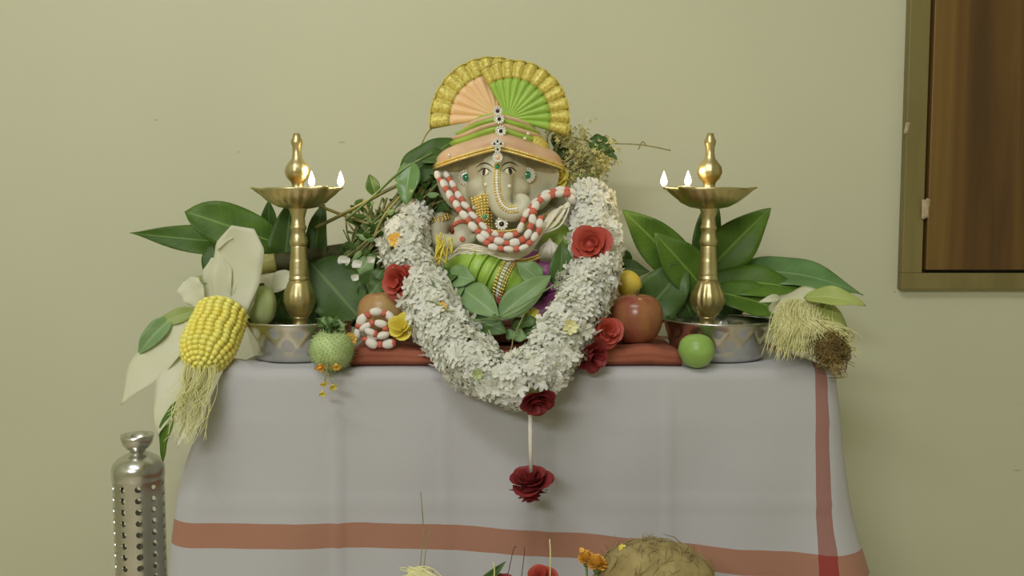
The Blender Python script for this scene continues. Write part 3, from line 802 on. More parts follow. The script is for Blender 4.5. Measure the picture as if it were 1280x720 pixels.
for x, y, r_ in ((622, 139, 5.5), (624, 149, 6.2), (626, 164, 6.5)):
    brooch('turban_brooch', x, y, r_, 2.6, M['dark_gem'], 11, idol, Y=1.2 if y > 155 else 1.213)
for dx, dy in ((-4, -3), (4, -3), (0, 4), (0, -6)):
    brooch('turban_brooch', 622 + dx, 183 + dy, 3.8, 1.6, M['dark_gem'], 8, idol, Y=1.182)
brooch('turban_brooch', 622, 197, 6.2, 3, M['peach'], 12, idol, Y=1.182)
for x, y in ((660, 167), (656, 173), (561, 194)):
    mb = MB(); mb.ball(W(x, y, 1.21), S(2.2), 8, 5); build('loose_stone', mb, M['pearl'], idol)
mb = MB(); p, r_ = wc([(664, 176, 1.235, 7), (672, 180, 1.24, 10), (680, 186, 1.25, 8)], 5); mb.tube(p, r_, 12); build('turban_knot', mb, M['goldcloth'], idol)
# pleated fans
def fan(name, cpx, cpy, Y, a0, a1, npl, rfun, rb, mt, dep, lean):
    c = W(cpx, cpy, Y); k = S(1, Y)
    def pt(u, t, zz=0):
        a = math.radians(a0 + (a1 - a0) * u); R = rfun(u) * t
        ph = u * npl * 2 * PI
        d = dep * t * (abs(math.sin(ph / 2)) ** .6 - .5) * 2
        return c + V((math.cos(a) * R * k, -d * k + lean * R * k * .15 + zz, math.sin(a) * R * k))
    def patch(t0, t1, nt):
        mb = MB(); NU = npl * 8
        mb.grid([[pt(u / NU, t0 + (t1 - t0) * t / nt) for u in range(NU + 1)] for t in range(nt + 1)]); return mb
    f = build(name, patch(.02, rb, 10), M[mt], idol, solid=.0012)
    build('gold_border', patch(rb, 1, 5), M['goldcloth'], f, solid=.0016)
    mb = MB(); NU = npl * 8
    mb.tube([pt(u / NU, 1.0) for u in range(NU + 1)], .0012, 6); build('hem', mb, M['goldcloth'], f)
    return f
fan('turban_fan', 621, 146, 1.265, 190, 66, 9, lambda u: 84 - 14 * u, .70, 'peach', 3.6, .3)
fan('turban_fan', 635, 148, 1.25, 121, -16, 11, lambda u: 68 + 8 * min(1, u * 1.6), .69, 'lime', 3.6, .3)

# ================================================================== flowers
def petal_mesh(name, mat, ang=1.15, lip=.22):
    mb = MB(); rows = []
    for i in range(6):
        h = i / 5; row = []
        for j in range(7):
            a = j / 3 - 1
            hh = h * (1 - .22 * a * a)
            rho = .22 + .62 * hh ** .6 + lip * max(0, hh - .65) ** 2 * 6
            th = a * ang * (1 - .12 * hh)
            row.append(V((rho * math.sin(th), -rho * math.cos(th), hh - lip * max(0, hh - .75) * 1.2)))
        rows.append(row)
    mb.grid(rows); return to_mesh(name, mb, mat, V((0, 0, 0)))
PET = {k: petal_mesh('rose_petal', M[k]) for k in ('rose', 'rose2', 'yellow', 'white')}
def rose(px, py, Y, rad, n, mt='rose', parent=None, label=None, np_=15, squash=.8, name='rose', seed=0, group=None, loc=None):
    """flower of cupped petals wound round an axis n"""
    rnd = random.Random(seed); k = S(rad, Y); c = loc or W(px, py, Y); R = frame(n)
    base = c - R @ V((0, 0, k * .45 * squash))
    if parent is None: parent = thing(name, label, 'flower', base, group)
    else:
        mb = MB(); mb.ball(base + R @ V((0, 0, k * .2)), (k * .3, k * .3, k * .25), 10, 6, R); parent = build(name, mb, M[mt], parent)
    for i in range(np_):
        t = (i + .6) / np_
        s = k * (.26 + .86 * t ** .8)
        Q = R @ Matrix.Rotation(i * 2.399 + rnd.uniform(-.2, .2), 3, 'Z') @ Matrix.Rotation(rnd.uniform(-.1, .1) + (.30 * t), 3, 'X')
        inst('petal', PET[mt], mat4(base + R @ V((0, 0, k * .18 * (1 - t))), Q, (s, s, k * squash * (1.12 - .36 * t) * rnd.uniform(.9, 1.1))), parent)
    return parent

# ---- long white garland hanging round the idol and over the table edge
gp = [(524, 262, 1.262, 16), (512, 285, 1.235, 22), (506, 308, 1.20, 27), (512, 334, 1.175, 25), (528, 362, 1.15, 29), (545, 395, 1.12, 33), (567, 428, 1.092, 33), (592, 456, 1.062, 32),
      (622, 474, 1.046, 28), (652, 477, 1.042, 34), (682, 455, 1.056, 33), (703, 422, 1.088, 32), (721, 388, 1.12, 31), (737, 352, 1.15, 32), (746, 316, 1.18, 31), (742, 282, 1.21, 28), (736, 250, 1.235, 24), (733, 236, 1.245, 14)]
gpts, grad = wc(gp, 12)
gar = thing('flower_garland', 'long white floret garland with red roses hanging around the idol', 'garland', V((W(650, 515, 1.045).x, 1.045, W(650, 515, 1.045).z)))
mb = MB(); mb.tube(gpts, [r * .68 for r in grad], 16); build('garland_core', mb, M['core'], gar)
def floret_mesh(name, seed):
    rnd = random.Random(seed); mb = MB(); n = 7
    for i in range(n):
        a = 2 * PI * i / n + rnd.uniform(-.2, .2); d = V((math.cos(a), math.sin(a), 0)); s = V((-d.y, d.x, 0))
        up = rnd.uniform(.3, 1.7); l = rnd.uniform(.75, 1.05)
        p0 = V((0, 0, -.1)); p1 = d * .5 * l + V((0, 0, .32 * up)); p2 = d * l + V((0, 0, .34 * up + rnd.uniform(-.15, .25)))
        mb.add([p0 + s * .08, p0 - s * .08, p1 + s * .25 + V((0, 0, .1)), p1 - s * .25 + V((0, 0, .1)), p1, p2 + s * .16, p2 - s * .16 + V((0, 0, .05))], [(0, 1, 4), (0, 4, 2), (1, 3, 4), (2, 4, 5), (4, 6, 5), (4, 3, 6)])
    return to_mesh(name, mb, M['white'], V((0, 0, 0)), smooth=True, recalc=False), mb
FL = [floret_mesh('floret', s) for s in range(4)]
rnd = random.Random(3); spots = []
seglen = 0; acc = 0
for i in range(1, len(gpts)):
    acc += (gpts[i] - gpts[i - 1]).length
    if acc < .0064: continue
    acc = 0
    t = (gpts[min(i + 1, len(gpts) - 1)] - gpts[i - 1]).normalized()
    side = V((0, -1, 0)); side = (side - t * side.dot(t)).normalized(); b2 = t.cross(side)
    nn = max(8, int(2 * PI * grad[i] / .0108)); ph = rnd.random()
    for q in range(nn):
        a = 2 * PI * (q + ph) / nn + rnd.uniform(-.12, .12)
        d = side * math.cos(a) + b2 * math.sin(a)
        lump = 1 + .3 * noise.noise(gpts[i] * 45 + d * 1.3)
        spots.append((math.cos(a), gpts[i] + d * grad[i] * rnd.uniform(.74, .93) * lump, (d + t * rnd.uniform(-.5, .5) + V((rnd.uniform(-.3, .3), rnd.uniform(-.3, .3), rnd.uniform(-.3, .3)))).normalized(), rnd.uniform(.0095, .0145), rnd.uniform(0, 6)))
holes = [(W(738, 306, 1.142), .026), (W(497, 352, 1.143), .026), (W(671, 503, 1.003), .024), (W(494, 300, 1.165), .011), (W(553, 384, 1.085), .008)]
spots = [s for s in spots if all((s[1] - h).length > r_ for h, r_ in holes)]
front = sorted([s for s in spots if s[0] > .35], key=lambda s: s[1].y)
rnd.shuffle(front); single = front[:300]; ids = set(id(s) for s in single)
for s in single:
    inst('floret', FL[rnd.randrange(4)][0], mat4(s[1], frame(s[2], roll=s[4]), s[3]), gar)
mb = MB()
for s in spots:
    if id(s) in ids: continue
    T = mat4(s[1], frame(s[2], roll=s[4]), s[3]); src = FL[rnd.randrange(4)][1]
    mb.add([T @ p for p in src.v], src.f)
build('floret_mass', mb, M['white'], gar, kind='stuff', recalc=False)
rose(738, 306, 1.142, 25, (-.12, -1, .12), 'rose2', gar, squash=.62, seed=1)
rose(497, 352, 1.143, 22, (-.5, -1, .1), 'rose2', gar, squash=.75, seed=2)
rose(671, 503, 1.003, 22, (.15, -.7, -.6), 'rose', gar, squash=.75, seed=3)
mb = MB(); a = W(663, 512, 1.018); mb.tube([a, W(663, 550, 1.018), W(664, 590, 1.018)], .0026, 8); build('hanging_ribbon', mb, M['cotton'], gar)
rose(663, 600, 1.018, 27, (-.1, -.35, .9), 'rose', gar, squash=.75, seed=4)
rose(663, 615, 1.020, 24, (.1, -.3, -.9), 'rose', gar, squash=.62, seed=5, np_=11)
# small colour touches caught in the garland
def smallflower(px, py, Y, rad, mt, n, label=None, parent=None, cat='flower', np_=8, cup=.35, group=None, name='small_flower', seed=0):
    rnd = random.Random(seed); k = S(rad, Y); c = W(px, py, Y); R = frame(n); mb = MB()
    for i in range(np_):
        a = 2 * PI * i / np_ + rnd.uniform(-.25, .25); d = R @ V((math.cos(a), math.sin(a), cup * rnd.uniform(.3, 1.6))).normalized(); s = R @ V((-math.sin(a), math.cos(a), 0)); z = R @ V((0, 0, 1))
        w_ = k * .75 * PI / np_
        rows = [[c + d * k * l + s * w_ * wd * (j - 1) + z * k * .08 * (abs(j - 1)) for j in range(3)] for l, wd in ((.05, .25), (.45, 1), (.8, .95), (1.0, .35))]
        mb.grid(rows)
    mb.ball(c + (R @ V((0, 0, k * .06))), k * .22, 8, 5)
    return build(name, mb, M[mt], parent, label, cat if parent is None else None, group, recalc=False)
smallflower(494, 300, 1.165, 10, 'orange', (-.2, -1, .2), parent=gar, seed=1, name='yellow_bud')
smallflower(513, 296, 1.16, 9, 'white', (0, -1, .2), parent=gar, seed=2, name='white_bud')
smallflower(553, 384, 1.085, 7, 'orange', (-.2, -1, .3), parent=gar, seed=3, name='orange_petal')
smallflower(597, 467, 1.022, 8, 'palefruit', (0, -1, 0), parent=gar, seed=4, name='yellow_petal')
smallflower(712, 408, 1.058, 11, 'silk', (.2, -1, .0), parent=gar, seed=5, name='yellow_petal')

# ---- twisted cotton garland with red bands
def bead_meshes():
    a = MB(); a.lathe([(0, -.5), (.3, -.46), (.44, -.25), (.5, 0), (.44, .25), (.3, .46), (0, .5)], (0, 0, 0), 10)
    b = MB(); b.lathe([(0, -.5), (.36, -.45), (.40, 0), (.36, .45), (0, .5)], (0, 0, 0), 8)
    return to_mesh('cotton_bead', a, M['cotton'], V((0, 0, 0))), to_mesh('red_band', b, M['cottonred'], V((0, 0, 0)))
BEAD, BAND = bead_meshes()
def strand(path, parent, n, lw, lb, phase=0):
    c = [V(W(*p)) for p in crv(path, 12)]
    L = [0]
    for i in range(1, len(c)): L.append(L[-1] + (c[i] - c[i - 1]).length)
    def at(s):
        s = max(0, min(L[-1] - 1e-6, s))
        for i in range(1, len(L)):
            if L[i] >= s:
                f = (s - L[i - 1]) / max(1e-9, L[i] - L[i - 1]); return c[i - 1].lerp(c[i], f), (c[i] - c[i - 1]).normalized()
    s = phase; i = 0
    while s < L[-1]:
        ln = lw if i % 2 == 0 else lb
        p, t = at(s + ln / 2)
        inst('cotton_bead' if i % 2 == 0 else 'red_band', BEAD if i % 2 == 0 else BAND, mat4(p + V((random.uniform(-1, 1), random.uniform(-1, 1), random.uniform(-1, 1))) * .0008, frame((t + V((random.uniform(-1, 1), random.uniform(-1, 1), random.uniform(-1, 1))) * .14).normalized()), (n * random.uniform(.85, 1.15), n * random.uniform(.85, 1.15), ln * 1.15)), parent)
        s += ln; i += 1
cg = thing('cotton_garland', 'twisted white cotton garland with red bands across the chest of the idol', 'garland', W(640, 312, 1.17))
pA = [(545, 216, 1.235), (556, 232, 1.215), (566, 250, 1.198), (582, 272, 1.178), (602, 292, 1.166), (628, 303, 1.158), (652, 300, 1.157), (664, 284, 1.16), (666, 266, 1.168), (676, 250, 1.18), (692, 244, 1.19), (708, 243, 1.195), (716, 250, 1.20)]
strand(pA, cg, .0115, .0135, .0085)
strand([(x + 9, y - 3, Y + .006) for x, y, Y in pA[:5]] + [(612, 290, 1.172), (632, 296, 1.17), (648, 290, 1.168), (656, 272, 1.172), (668, 254, 1.183), (684, 242, 1.194), (704, 236, 1.20), (714, 240, 1.205)], cg, .0108, .0135, .0085, .006)
strand([(598, 295, 1.160), (615, 308, 1.152), (640, 312, 1.15), (660, 306, 1.152), (672, 290, 1.158), (676, 274, 1.165)], cg, .0105, .0125, .0085)
# tassel threads
mb = MB(); rnd = random.Random(5)
for i in range(16):
    o = rnd.uniform(-1, 1)
    p = [W(x, y, Y) for x, y, Y in crv([(552, 224, 1.225), (556 + o * 3, 238, 1.215), (566 + o * 4, 252, 1.206), (576, 264, 1.196)], 5)] if i < 5 else \
        [W(x, y, Y) for x, y, Y in crv([(712, 250, 1.2), (704 + o * 7, 264, 1.195), (692 + o * 9, 280 + o * 3, 1.19), (676 + o * 3, 292, 1.18)], 5)]
    mb.tube(p, .0008, 5)
build('loose_threads', mb, M['thread'], cg, kind='stuff')

# small coil of the same cotton beads on the fruit
cc = thing('cotton_coil', 'small coil of white cotton beads on the rust cloth beside the spiny pod', 'garland', W(470, 432, 1.12))
strand([(447, 425, 1.118), (449, 405, 1.118), (462, 393, 1.12), (478, 391, 1.124), (490, 400, 1.126), (487, 412, 1.122), (474, 420, 1.117), (458, 424, 1.114), (470, 431, 1.112), (492, 429, 1.113)], cc, .0125, .0150, .006)
strand([(452, 413, 1.112), (466, 404, 1.112), (480, 407, 1.112), (479, 419, 1.110), (463, 415, 1.108)], cc, .0120, .0145, .006)

# ---- other loose flowers
rose(760, 415, 1.105, 19, (.15, -1, .3), 'rose2', label='orange red rose lying between the white garland and the red apple', squash=.7, seed=11)
rose(741, 445, 1.072, 20, (.5, -.8, -.2), 'rose', label='crumpled dark red rose hanging at the cloth edge below the apple', squash=1.15, seed=12, np_=11)
rose(722, 446, 1.078, 14, (-.3, -.8, -.5), 'rose', label='narrow dark red petals tucked against the white garland', squash=1.5, seed=13, np_=6)
rose(634, 376, 1.165, 12, (0, -1, .3), 'rose2', label='small red flower tucked under the lime pleats of the idol', squash=.8, seed=14, np_=8)
rose(502, 409, 1.118, 17, (-.1, -1, .5), 'yellow', label='yellow flower between the cotton coil and the white garland', squash=1.1, seed=15, np_=10, name='yellow_flower')
rose(698, 221, 1.262, 13, (.1, -1, .3), 'yellow', label='yellow flower in the raised hand by the ear of the idol', squash=.95, seed=16, np_=10, name='yellow_flower')
# drooping bunch of yellow petals by the raised palm
yb = thing('yellow_flower_bunch', 'drooping bunch of slim yellow petals below the raised palm', 'flower', W(553, 338, 1.17)); rnd = random.Random(8)
for i in range(26):
    x0, y0 = 553 + rnd.uniform(-8, 12), 290 + rnd.uniform(0, 26); l = rnd.uniform(12, 24); Yq = 1.168 + rnd.uniform(-.012, .006)
    mb = MB(); p = [W(x, y, Yq) for x, y in crv([(x0, y0), (x0 + rnd.uniform(-4, 4), y0 + l * .5), (x0 + rnd.uniform(-9, 6), y0 + l)], 4)]
    mb.tube(p, [S(r_) for r_ in [.5] + [1.9] * (len(p) - 2) + [.6]], 5, flat=.5); build('petal', mb, M['yellow'], yb)
smallflower(665, 396, 1.128, 12, 'yellow', (.1, -.7, .7), 'small bright yellow flower on the leaves in front of the idol', np_=9, seed=21)
for i, (x, y, Y, r_) in enumerate(((449, 332, 1.2, 9), (431, 327, 1.215, 9), (462, 326, 1.2, 7), (472, 304, 1.23, 7), (444, 348, 1.19, 7), (479, 318, 1.21, 7))):
    smallflower(x, y, Y, r_, 'white', (random.uniform(-.4, .4), -1, .4), 'tiny white flower in the herbs beside the left hand lamp'.replace('left hand lamp', 'bared corn'), group='tiny white flowers in the herbs', np_=4, cup=1.2, seed=30 + i, name='white_flower')
for i, (x, y, Y, r_) in enumerate(((733, 386, 1.118, 6), (712, 394, 1.115, 6))): pass

# ================================================================== leaves
def leaf_mb(base, tip, width, nrm=(0, -1, .3), arch=.06, fold=.18, wave=.05, shape='mango', n=18, seed=0, twist=0, droop=0, mb=None):
    """leaf blade from base to tip; width in metres; UV = along, across"""
    base, tip = V(base), V(tip); ax = tip - base; L = ax.length; ax.normalize()
    side = ax.cross(V(nrm)).normalized(); nr = side.cross(ax).normalized()
    mb = mb or MB(); rows = []; uvs = []
    for i in range(n + 1):
        t = i / n
        if shape == 'mango': w_ = math.sin(PI * t ** .85) ** .75 * (1 - .25 * t ** 3)
        elif shape == 'bel': w_ = math.sin(PI * t ** .72) ** .8
        elif shape == 'blunt': w_ = min(1, math.sin(PI * min(t * 1.02, 1) ** 1.3) ** .55)
        elif shape == 'strap': w_ = min(1, .55 + t) * (1 - max(0, t - .8) / .2 * .55)
        else: w_ = math.sin(PI * t) ** 1.2
        w_ = max(w_, .015) * width / 2
        tw = twist * t; sd = side * math.cos(tw) + nr * math.sin(tw); nn = nr * math.cos(tw) - side * math.sin(tw)
        c = base + ax * L * t + nr * (arch * L * 4 * t * (1 - t)) + V((0, 0, -droop * L * t * t))
        row = []; ur = []
        for j in range(9):
            v = j / 4 - 1
            wv = wave * width * math.sin(t * 13 + seed + (2 if v > 0 else 0)) * v * v
            row.append(c + sd * v * w_ + nn * (fold * abs(v) * w_ + wv)); ur.append((t, j / 8))
        rows.append(row); uvs.append(ur)
    mb.grid(rows, False, uvs); return mb
def leaf(name, b, t, wpx, mt, label, group=None, parent=None, **kw):
    """b, t: (px, py, Y) of base and tip"""
    mb = leaf_mb(W(*b), W(*t), S(wpx, (b[2] + t[2]) / 2), **kw)
    return build(name, mb, M[mt], parent, label, 'leaf' if parent is None else None, group, solid=.0004, recalc=False)
GL = 'long mango leaves behind the lamps'
leaf('mango_leaf', (352, 308, 1.33), (162, 291, 1.27), 40, 'mango', 'long pale tipped mango leaf reaching out towards the wall above the corn', GL, nrm=(.05, -1, .35), arch=-.02, seed=1, shape='thin')
leaf('mango_leaf', (366, 312, 1.30), (231, 264, 1.26), 56, 'mango', 'broad blunt green leaf lying over the long pale tipped leaf', GL, nrm=(0, -1, .3), arch=.04, seed=2, shape='blunt')
leaf('mango_leaf', (354, 352, 1.25), (364, 250, 1.27), 46, 'mango2', 'upright dark leaf behind the lamp beside the corn', GL, nrm=(.25, -1, .1), seed=3)
leaf('mango_leaf', (338, 300, 1.31), (336, 250, 1.29), 22, 'mango2', 'small dark leaf tip under the oil dish near the corn', GL, nrm=(.1, -1, .2), seed=31)
leaf('mango_leaf', (392, 352, 1.27), (405, 252, 1.29), 34, 'mango2', 'narrow upright dark leaf between the lamp and the dry herbs', GL, nrm=(-.3, -1, .1), seed=4)
leaf('mango_leaf', (388, 328, 1.24), (460, 410, 1.215), 78, 'mango2', 'broad leaf with pale midrib slanting down behind the spiny pod', GL, nrm=(.1, -1, .35), seed=5, arch=.03, shape='bel')
leaf('mango_leaf', (276, 352, 1.25), (264, 300, 1.27), 34, 'mango2', 'dark leaf standing behind the raised corn husk', GL, nrm=(0, -1, .1), seed=6, shape='bel')
leaf('mango_leaf', (332, 410, 1.262), (372, 338, 1.262), 60, 'mango2', 'dark crinkled leaf at the back of the bowl by the corn', GL, nrm=(.1, -1, .3), seed=7, wave=.12)
leaf('mango_leaf', (392, 408, 1.262), (350, 352, 1.265), 44, 'beld', 'shorter green leaf tucked behind the stem of the lamp near the corn', GL, nrm=(-.1, -1, .4), seed=8, wave=.12, shape='bel')
leaf('mango_leaf', (866, 352, 1.29), (778, 262, 1.27), 56, 'mango', 'pointed mango leaf rising between the garland and the lamp', GL, nrm=(-.1, -1, .25), seed=9, arch=.04)
leaf('mango_leaf', (884, 366, 1.265), (818, 291, 1.25), 54, 'mango', 'mango leaf overlapping the rising pointed leaf beside the lamp', GL, nrm=(-.25, -1, .3), seed=10, arch=.05)
leaf('mango_leaf', (872, 352, 1.27), (963, 260, 1.26), 60, 'mango', 'upswept pointed mango leaf at the far side of the lamp from the apple', GL, nrm=(.2, -1, .3), seed=11, arch=-.05)
leaf('mango_leaf', (912, 342, 1.29), (1079, 361, 1.24), 50, 'glossleaf', 'long shiny pale green leaf pointing past the silky corn', GL, nrm=(0, -.75, .7), seed=12, arch=.10, droop=.05)
leaf('mango_leaf', (880, 356, 1.27), (1008, 364, 1.235), 48, 'mango', 'dark leaf lying just under the long shiny leaf', GL, nrm=(0, -.85, .6), seed=13, arch=.10)
leaf('mango_leaf', (886, 364, 1.24), (990, 396, 1.225), 50, 'mango', 'lowest broad leaf resting over the bowl towards the silky corn', GL, nrm=(.1, -.8, .6), seed=14, arch=.08)
leaf('mango_leaf', (876, 335, 1.30), (892, 240, 1.31), 34, 'mango2', 'upright leaf hidden behind the lamp on the apple side', GL, nrm=(-.1, -1, .1), seed=15, shape='bel')
leaf('mango_leaf', (800, 398, 1.265), (862, 326, 1.255), 62, 'beld', 'broad leaf with pale midrib just behind the red apple', GL, nrm=(.1, -1, .3), seed=16, shape='bel', wave=.08)
leaf('mango_leaf', (866, 398, 1.268), (838, 345, 1.265), 44, 'mango2', 'dark leaf between the apple and the lamp base', GL, nrm=(0, -1, .2), seed=17)
leaf('mango_leaf', (915, 398, 1.27), (905, 330, 1.275), 58, 'mango2', 'dark broad leaf directly behind the lamp base over the bowl', GL, nrm=(.1, -1, .2), seed=18)
leaf('mango_leaf', (760, 336, 1.28), (812, 340, 1.27), 28, 'mango2', 'short dark leaf above the lemon', GL, nrm=(0, -1, .5), seed=19, shape='bel')
leaf('mango_leaf', (790, 330, 1.285), (756, 312, 1.27), 20, 'beld', 'little folded leaf beside the orange rose of the garland', GL, nrm=(-.2, -1, .4), seed=20, fold=.5, shape='bel')
GS = 'loose small leaves by the corn'
leaf('loose_leaf', (246, 388, 1.13), (190, 408, 1.112), 20, 'paleleaf', 'small yellowish leaf poking out past the corn husk', GS, seed=21, shape='bel')
leaf('loose_leaf', (214, 398, 1.118), (172, 444, 1.10), 26, 'bel', 'small green leaf hanging below the yellowish leaf by the corn', GS, seed=22, shape='bel', fold=.4)
leaf('loose_leaf', (270, 350, 1.172), (231, 351, 1.162), 11, 'paleleaf', 'tiny olive leaf beside the raised corn husk', GS, seed=23)
leaf('loose_leaf', (220, 448, 1.16), (188, 474, 1.14), 9, 'bel', 'sliver of leaf over the lower corn husk', GS, seed=24)
leaf('loose_leaf', (223, 500, 1.055), (204, 577, 1.06), 20, 'mango', 'single narrow leaf hanging beside the steel canister', GS, nrm=(-.5, -1, .1), seed=25, fold=.5)
GB = 'grey green leaves laid before the idol'
def bel(b, t, w_, mt, lab, **k): leaf('bel_leaf', b, t, w_, mt, lab, GB, shape=k.pop('shape', 'bel'), **k)
bel((577, 360, 1.15), (624, 397, 1.115), 40, 'bel', 'oval grey green leaf slanting under the lime pleats', nrm=(-.2, -1, .5), seed=41)
bel((624, 396, 1.118), (689, 344, 1.135), 36, 'bel', 'oval grey green leaf pointing up across the lime leg', nrm=(.2, -1, .5), seed=42)
bel((588, 398, 1.125), (634, 416, 1.105), 34, 'beld', 'darker leaf below the crossing of the two oval leaves', nrm=(-.1, -1, .6), seed=43)
bel((560, 345, 1.165), (594, 350, 1.145), 32, 'bel', 'short leaf in front of the pleated knee', nrm=(0, -1, .4), seed=44)
bel((572, 352, 1.16), (563, 386, 1.13), 26, 'bel', 'short leaf pointing down along the garland', nrm=(-.3, -1, .3), seed=45)
bel((568, 340, 1.168), (552, 356, 1.15), 22, 'beld', 'little folded dark leaf beside the yellow petals', nrm=(-.2, -1, .4), seed=46, fold=.6)
bel((699, 362, 1.150), (703, 300, 1.150), 30, 'beld', 'upright leaf between the sweet and the garland', nrm=(.1, -1, .2), seed=47)
bel((676, 352, 1.155), (646, 328, 1.160), 30, 'bel', 'leaf lying over the lap beside the gold trim', nrm=(0, -1, .6), seed=48)
bel((578, 400, 1.13), (612, 446, 1.085), 34, 'mango2', 'long dark leaf sliding down inside the garland', nrm=(-.4, -1, .5), seed=49, shape='mango')
bel((640, 408, 1.125), (676, 400, 1.115), 20, 'beld', 'small torn leaf beneath the yellow flower', nrm=(.1, -1, .8), seed=50, wave=.2)
bel((632, 418, 1.12), (664, 424, 1.105), 18, 'bel', 'small torn leaf on the front of the pedestal', nrm=(0, -1, .8), seed=51, wave=.2)
bel((655, 412, 1.118), (686, 414, 1.108), 22, 'beld', 'curled leaf edge under the garland near the yellow flower', nrm=(.2, -1, .7), seed=52, wave=.2)
# grass blades
for i, (pts, lab) in enumerate((
    ([(536, 344, 1.125), (556, 385, 1.09), (585, 420, 1.07), (616, 456, 1.03)], 'long grass blade lying along the inside of the garland'),
    ([(540, 350, 1.122), (566, 394, 1.085), (596, 425, 1.065), (612, 452, 1.03)], 'second grass blade following the inside of the garland'),
    ([(556, 393, 1.085), (600, 400, 1.10), (645, 392, 1.105), (684, 356, 1.12)], 'bent grass blade crossing below the two oval leaves'),
    ([(578, 404, 1.09), (630, 392, 1.10), (690, 358, 1.105), (716, 344, 1.105)], 'straight grass blade slanting up to the garland'),
    ([(530, 374, 1.10), (550, 382, 1.082), (580, 404, 1.08)], 'short grass blade across the orange petal'),
    ([(640, 428, 1.10), (648, 408, 1.105), (656, 392, 1.11)], 'dry straw standing beside the yellow flower'),
    ([(636, 446, 1.085), (640, 432, 1.09), (641, 424, 1.10)], 'short dry straw above the lowest garland loop'))):
    p = [W(*q) for q in crv(pts, 8)]; mb = MB(); n = len(p)
    mb.tube(p, [.0011 * (1 - .6 * abs(j / (n - 1) * 2 - 1) ** 2) for j in range(n)], 5); build('grass_blade', mb, M['stemgreen' if i < 5 else 'stemdry'], label=lab, cat='grass', group='grass blades on the garland')

# ================================================================== herb bundles
rnd = random.Random(12)
hb = thing('herb_bundle', 'bundle of dry green herb stems leaning from the lamp to the idol', 'herbs', W(455, 345, 1.28))
SL = [to_mesh('leaflet', leaf_mb((0, 0, 0), (0, 0, 1), .42, nrm=(0, -1, 0), shape='bel', n=5, fold=.3), M[m_], V((0, 0, 0)), recalc=False) for m_ in ('mango2', 'beld', 'bel')]
for i in range(70):
    a = rnd.uniform(-1, 1); s = rnd.uniform(0, 1)
    x0, y0 = 420 + 60 * s + rnd.uniform(-14, 14), 345 - 10 * s + rnd.uniform(-18, 8)
    x1, y1 = 525 + 48 * rnd.random(), 188 + 60 * rnd.random()
    if i > 48: x0, y0 = 470 + rnd.uniform(-35, 25), 335 + rnd.uniform(-20, 6); x1, y1 = 470 + rnd.uniform(-25, 40), 258 + rnd.uniform(-10, 30)
    Yq = 1.27 + rnd.uniform(-.025, .03)
    pts = [(x0, y0, Yq), (x0 + (x1 - x0) * .35 + a * 10, y0 + (y1 - y0) * .38 + rnd.uniform(-16, 16), Yq - .01), (x0 + (x1 - x0) * .7 + a * 8, y0 + (y1 - y0) * .7 + rnd.uniform(-12, 12), Yq), (x1, y1, Yq + .02)]
    p = [W(*q) for q in crv(pts, 5)]; mb = MB(); r0 = S(rnd.choice((1.1, 1.5, 2.4)), Yq)
    mb.tube(p, [r0 * (1 - .5 * j / (len(p) - 1)) for j in range(len(p))], 6); build('stem', mb, M[rnd.choice(('stemgreen', 'stemdry', 'stemgreen'))], hb)
    for q in range(6):
        j = rnd.randrange(2, len(p)); d = V((rnd.uniform(-1, 1), rnd.uniform(-1, .1), rnd.uniform(-.9, .7))).normalized()
        k = S(rnd.uniform(9, 20), Yq); inst('leaflet', SL[rnd.choice((0, 0, 1, 2))], mat4(p[j], frame(d, up=(0, -1, .2)) , (k, k, k)), hb)
for i in range(80):                              # fine dry stems filling the bundle
    s = rnd.random(); x1, y1 = 428 + 120 * s + rnd.uniform(-8, 8), 292 - 84 * s + rnd.uniform(-10, 22)
    x0, y0 = 440 + 70 * rnd.random(), 342 - 20 * rnd.random() - 30 * s; Yq = 1.285 + rnd.uniform(-.02, .025)
    p = [W(*q) for q in crv([(x0, y0, Yq), ((x0 + x1) / 2 + rnd.uniform(-14, 14), (y0 + y1) / 2 + rnd.uniform(-10, 10), Yq - .008), (x1, y1, Yq)], 5)]
    mb = MB(); mb.tube(p, S(rnd.choice((.8, 1.1, 1.6)), Yq), 5); build('stem', mb, M[rnd.choice(('stemdry', 'stemgreen', 'stemdry'))], hb)
    k = S(rnd.uniform(8, 17), Yq); d = V((rnd.uniform(-1, 1), rnd.uniform(-1, .1), rnd.uniform(-.9, .5))).normalized()
    if i < 40: inst('leaflet', SL[rnd.choice((0, 1, 1))], mat4(p[rnd.randrange(3, len(p))], frame(d, up=(0, -1, .2)), (k, k, k)), hb)
# flat pale stalk reaching over the oil dish
for pts, r0, mt in (([(396, 284, 1.25), (440, 262, 1.235), (480, 240, 1.24), (505, 228, 1.25)], 5, 'stemdry'), ([(432, 275, 1.235), (466, 246, 1.235), (500, 215, 1.24), (540, 192, 1.26)], 4, 'stemgreen'), ([(400, 258, 1.265), (432, 270, 1.255), (462, 280, 1.25)], 4.5, 'stemdry')):
    p = [W(*q) for q in crv(pts, 7)]; mb = MB(); mb.tube(p, [S(r0)] * len(p), 8, flat=.45); build('flat_stalk', mb, M[mt], hb)
def hl(b, t, w_, mt, lab, **k): leaf('broad_leaf', b, t, w_, mt, lab, None, **k)
hl((502, 232, 1.262), (572, 172, 1.282), 46, 'mango2', 'broad dark leaf behind the shoulder of the idol above the herbs', nrm=(-.1, -1, .4), seed=61, arch=.08, shape='bel')
hl((514, 202, 1.245), (507, 256, 1.228), 32, 'glossleaf', 'light green oval leaf hanging in front of the herbs', nrm=(-.2, -1, .2), seed=62, shape='bel')
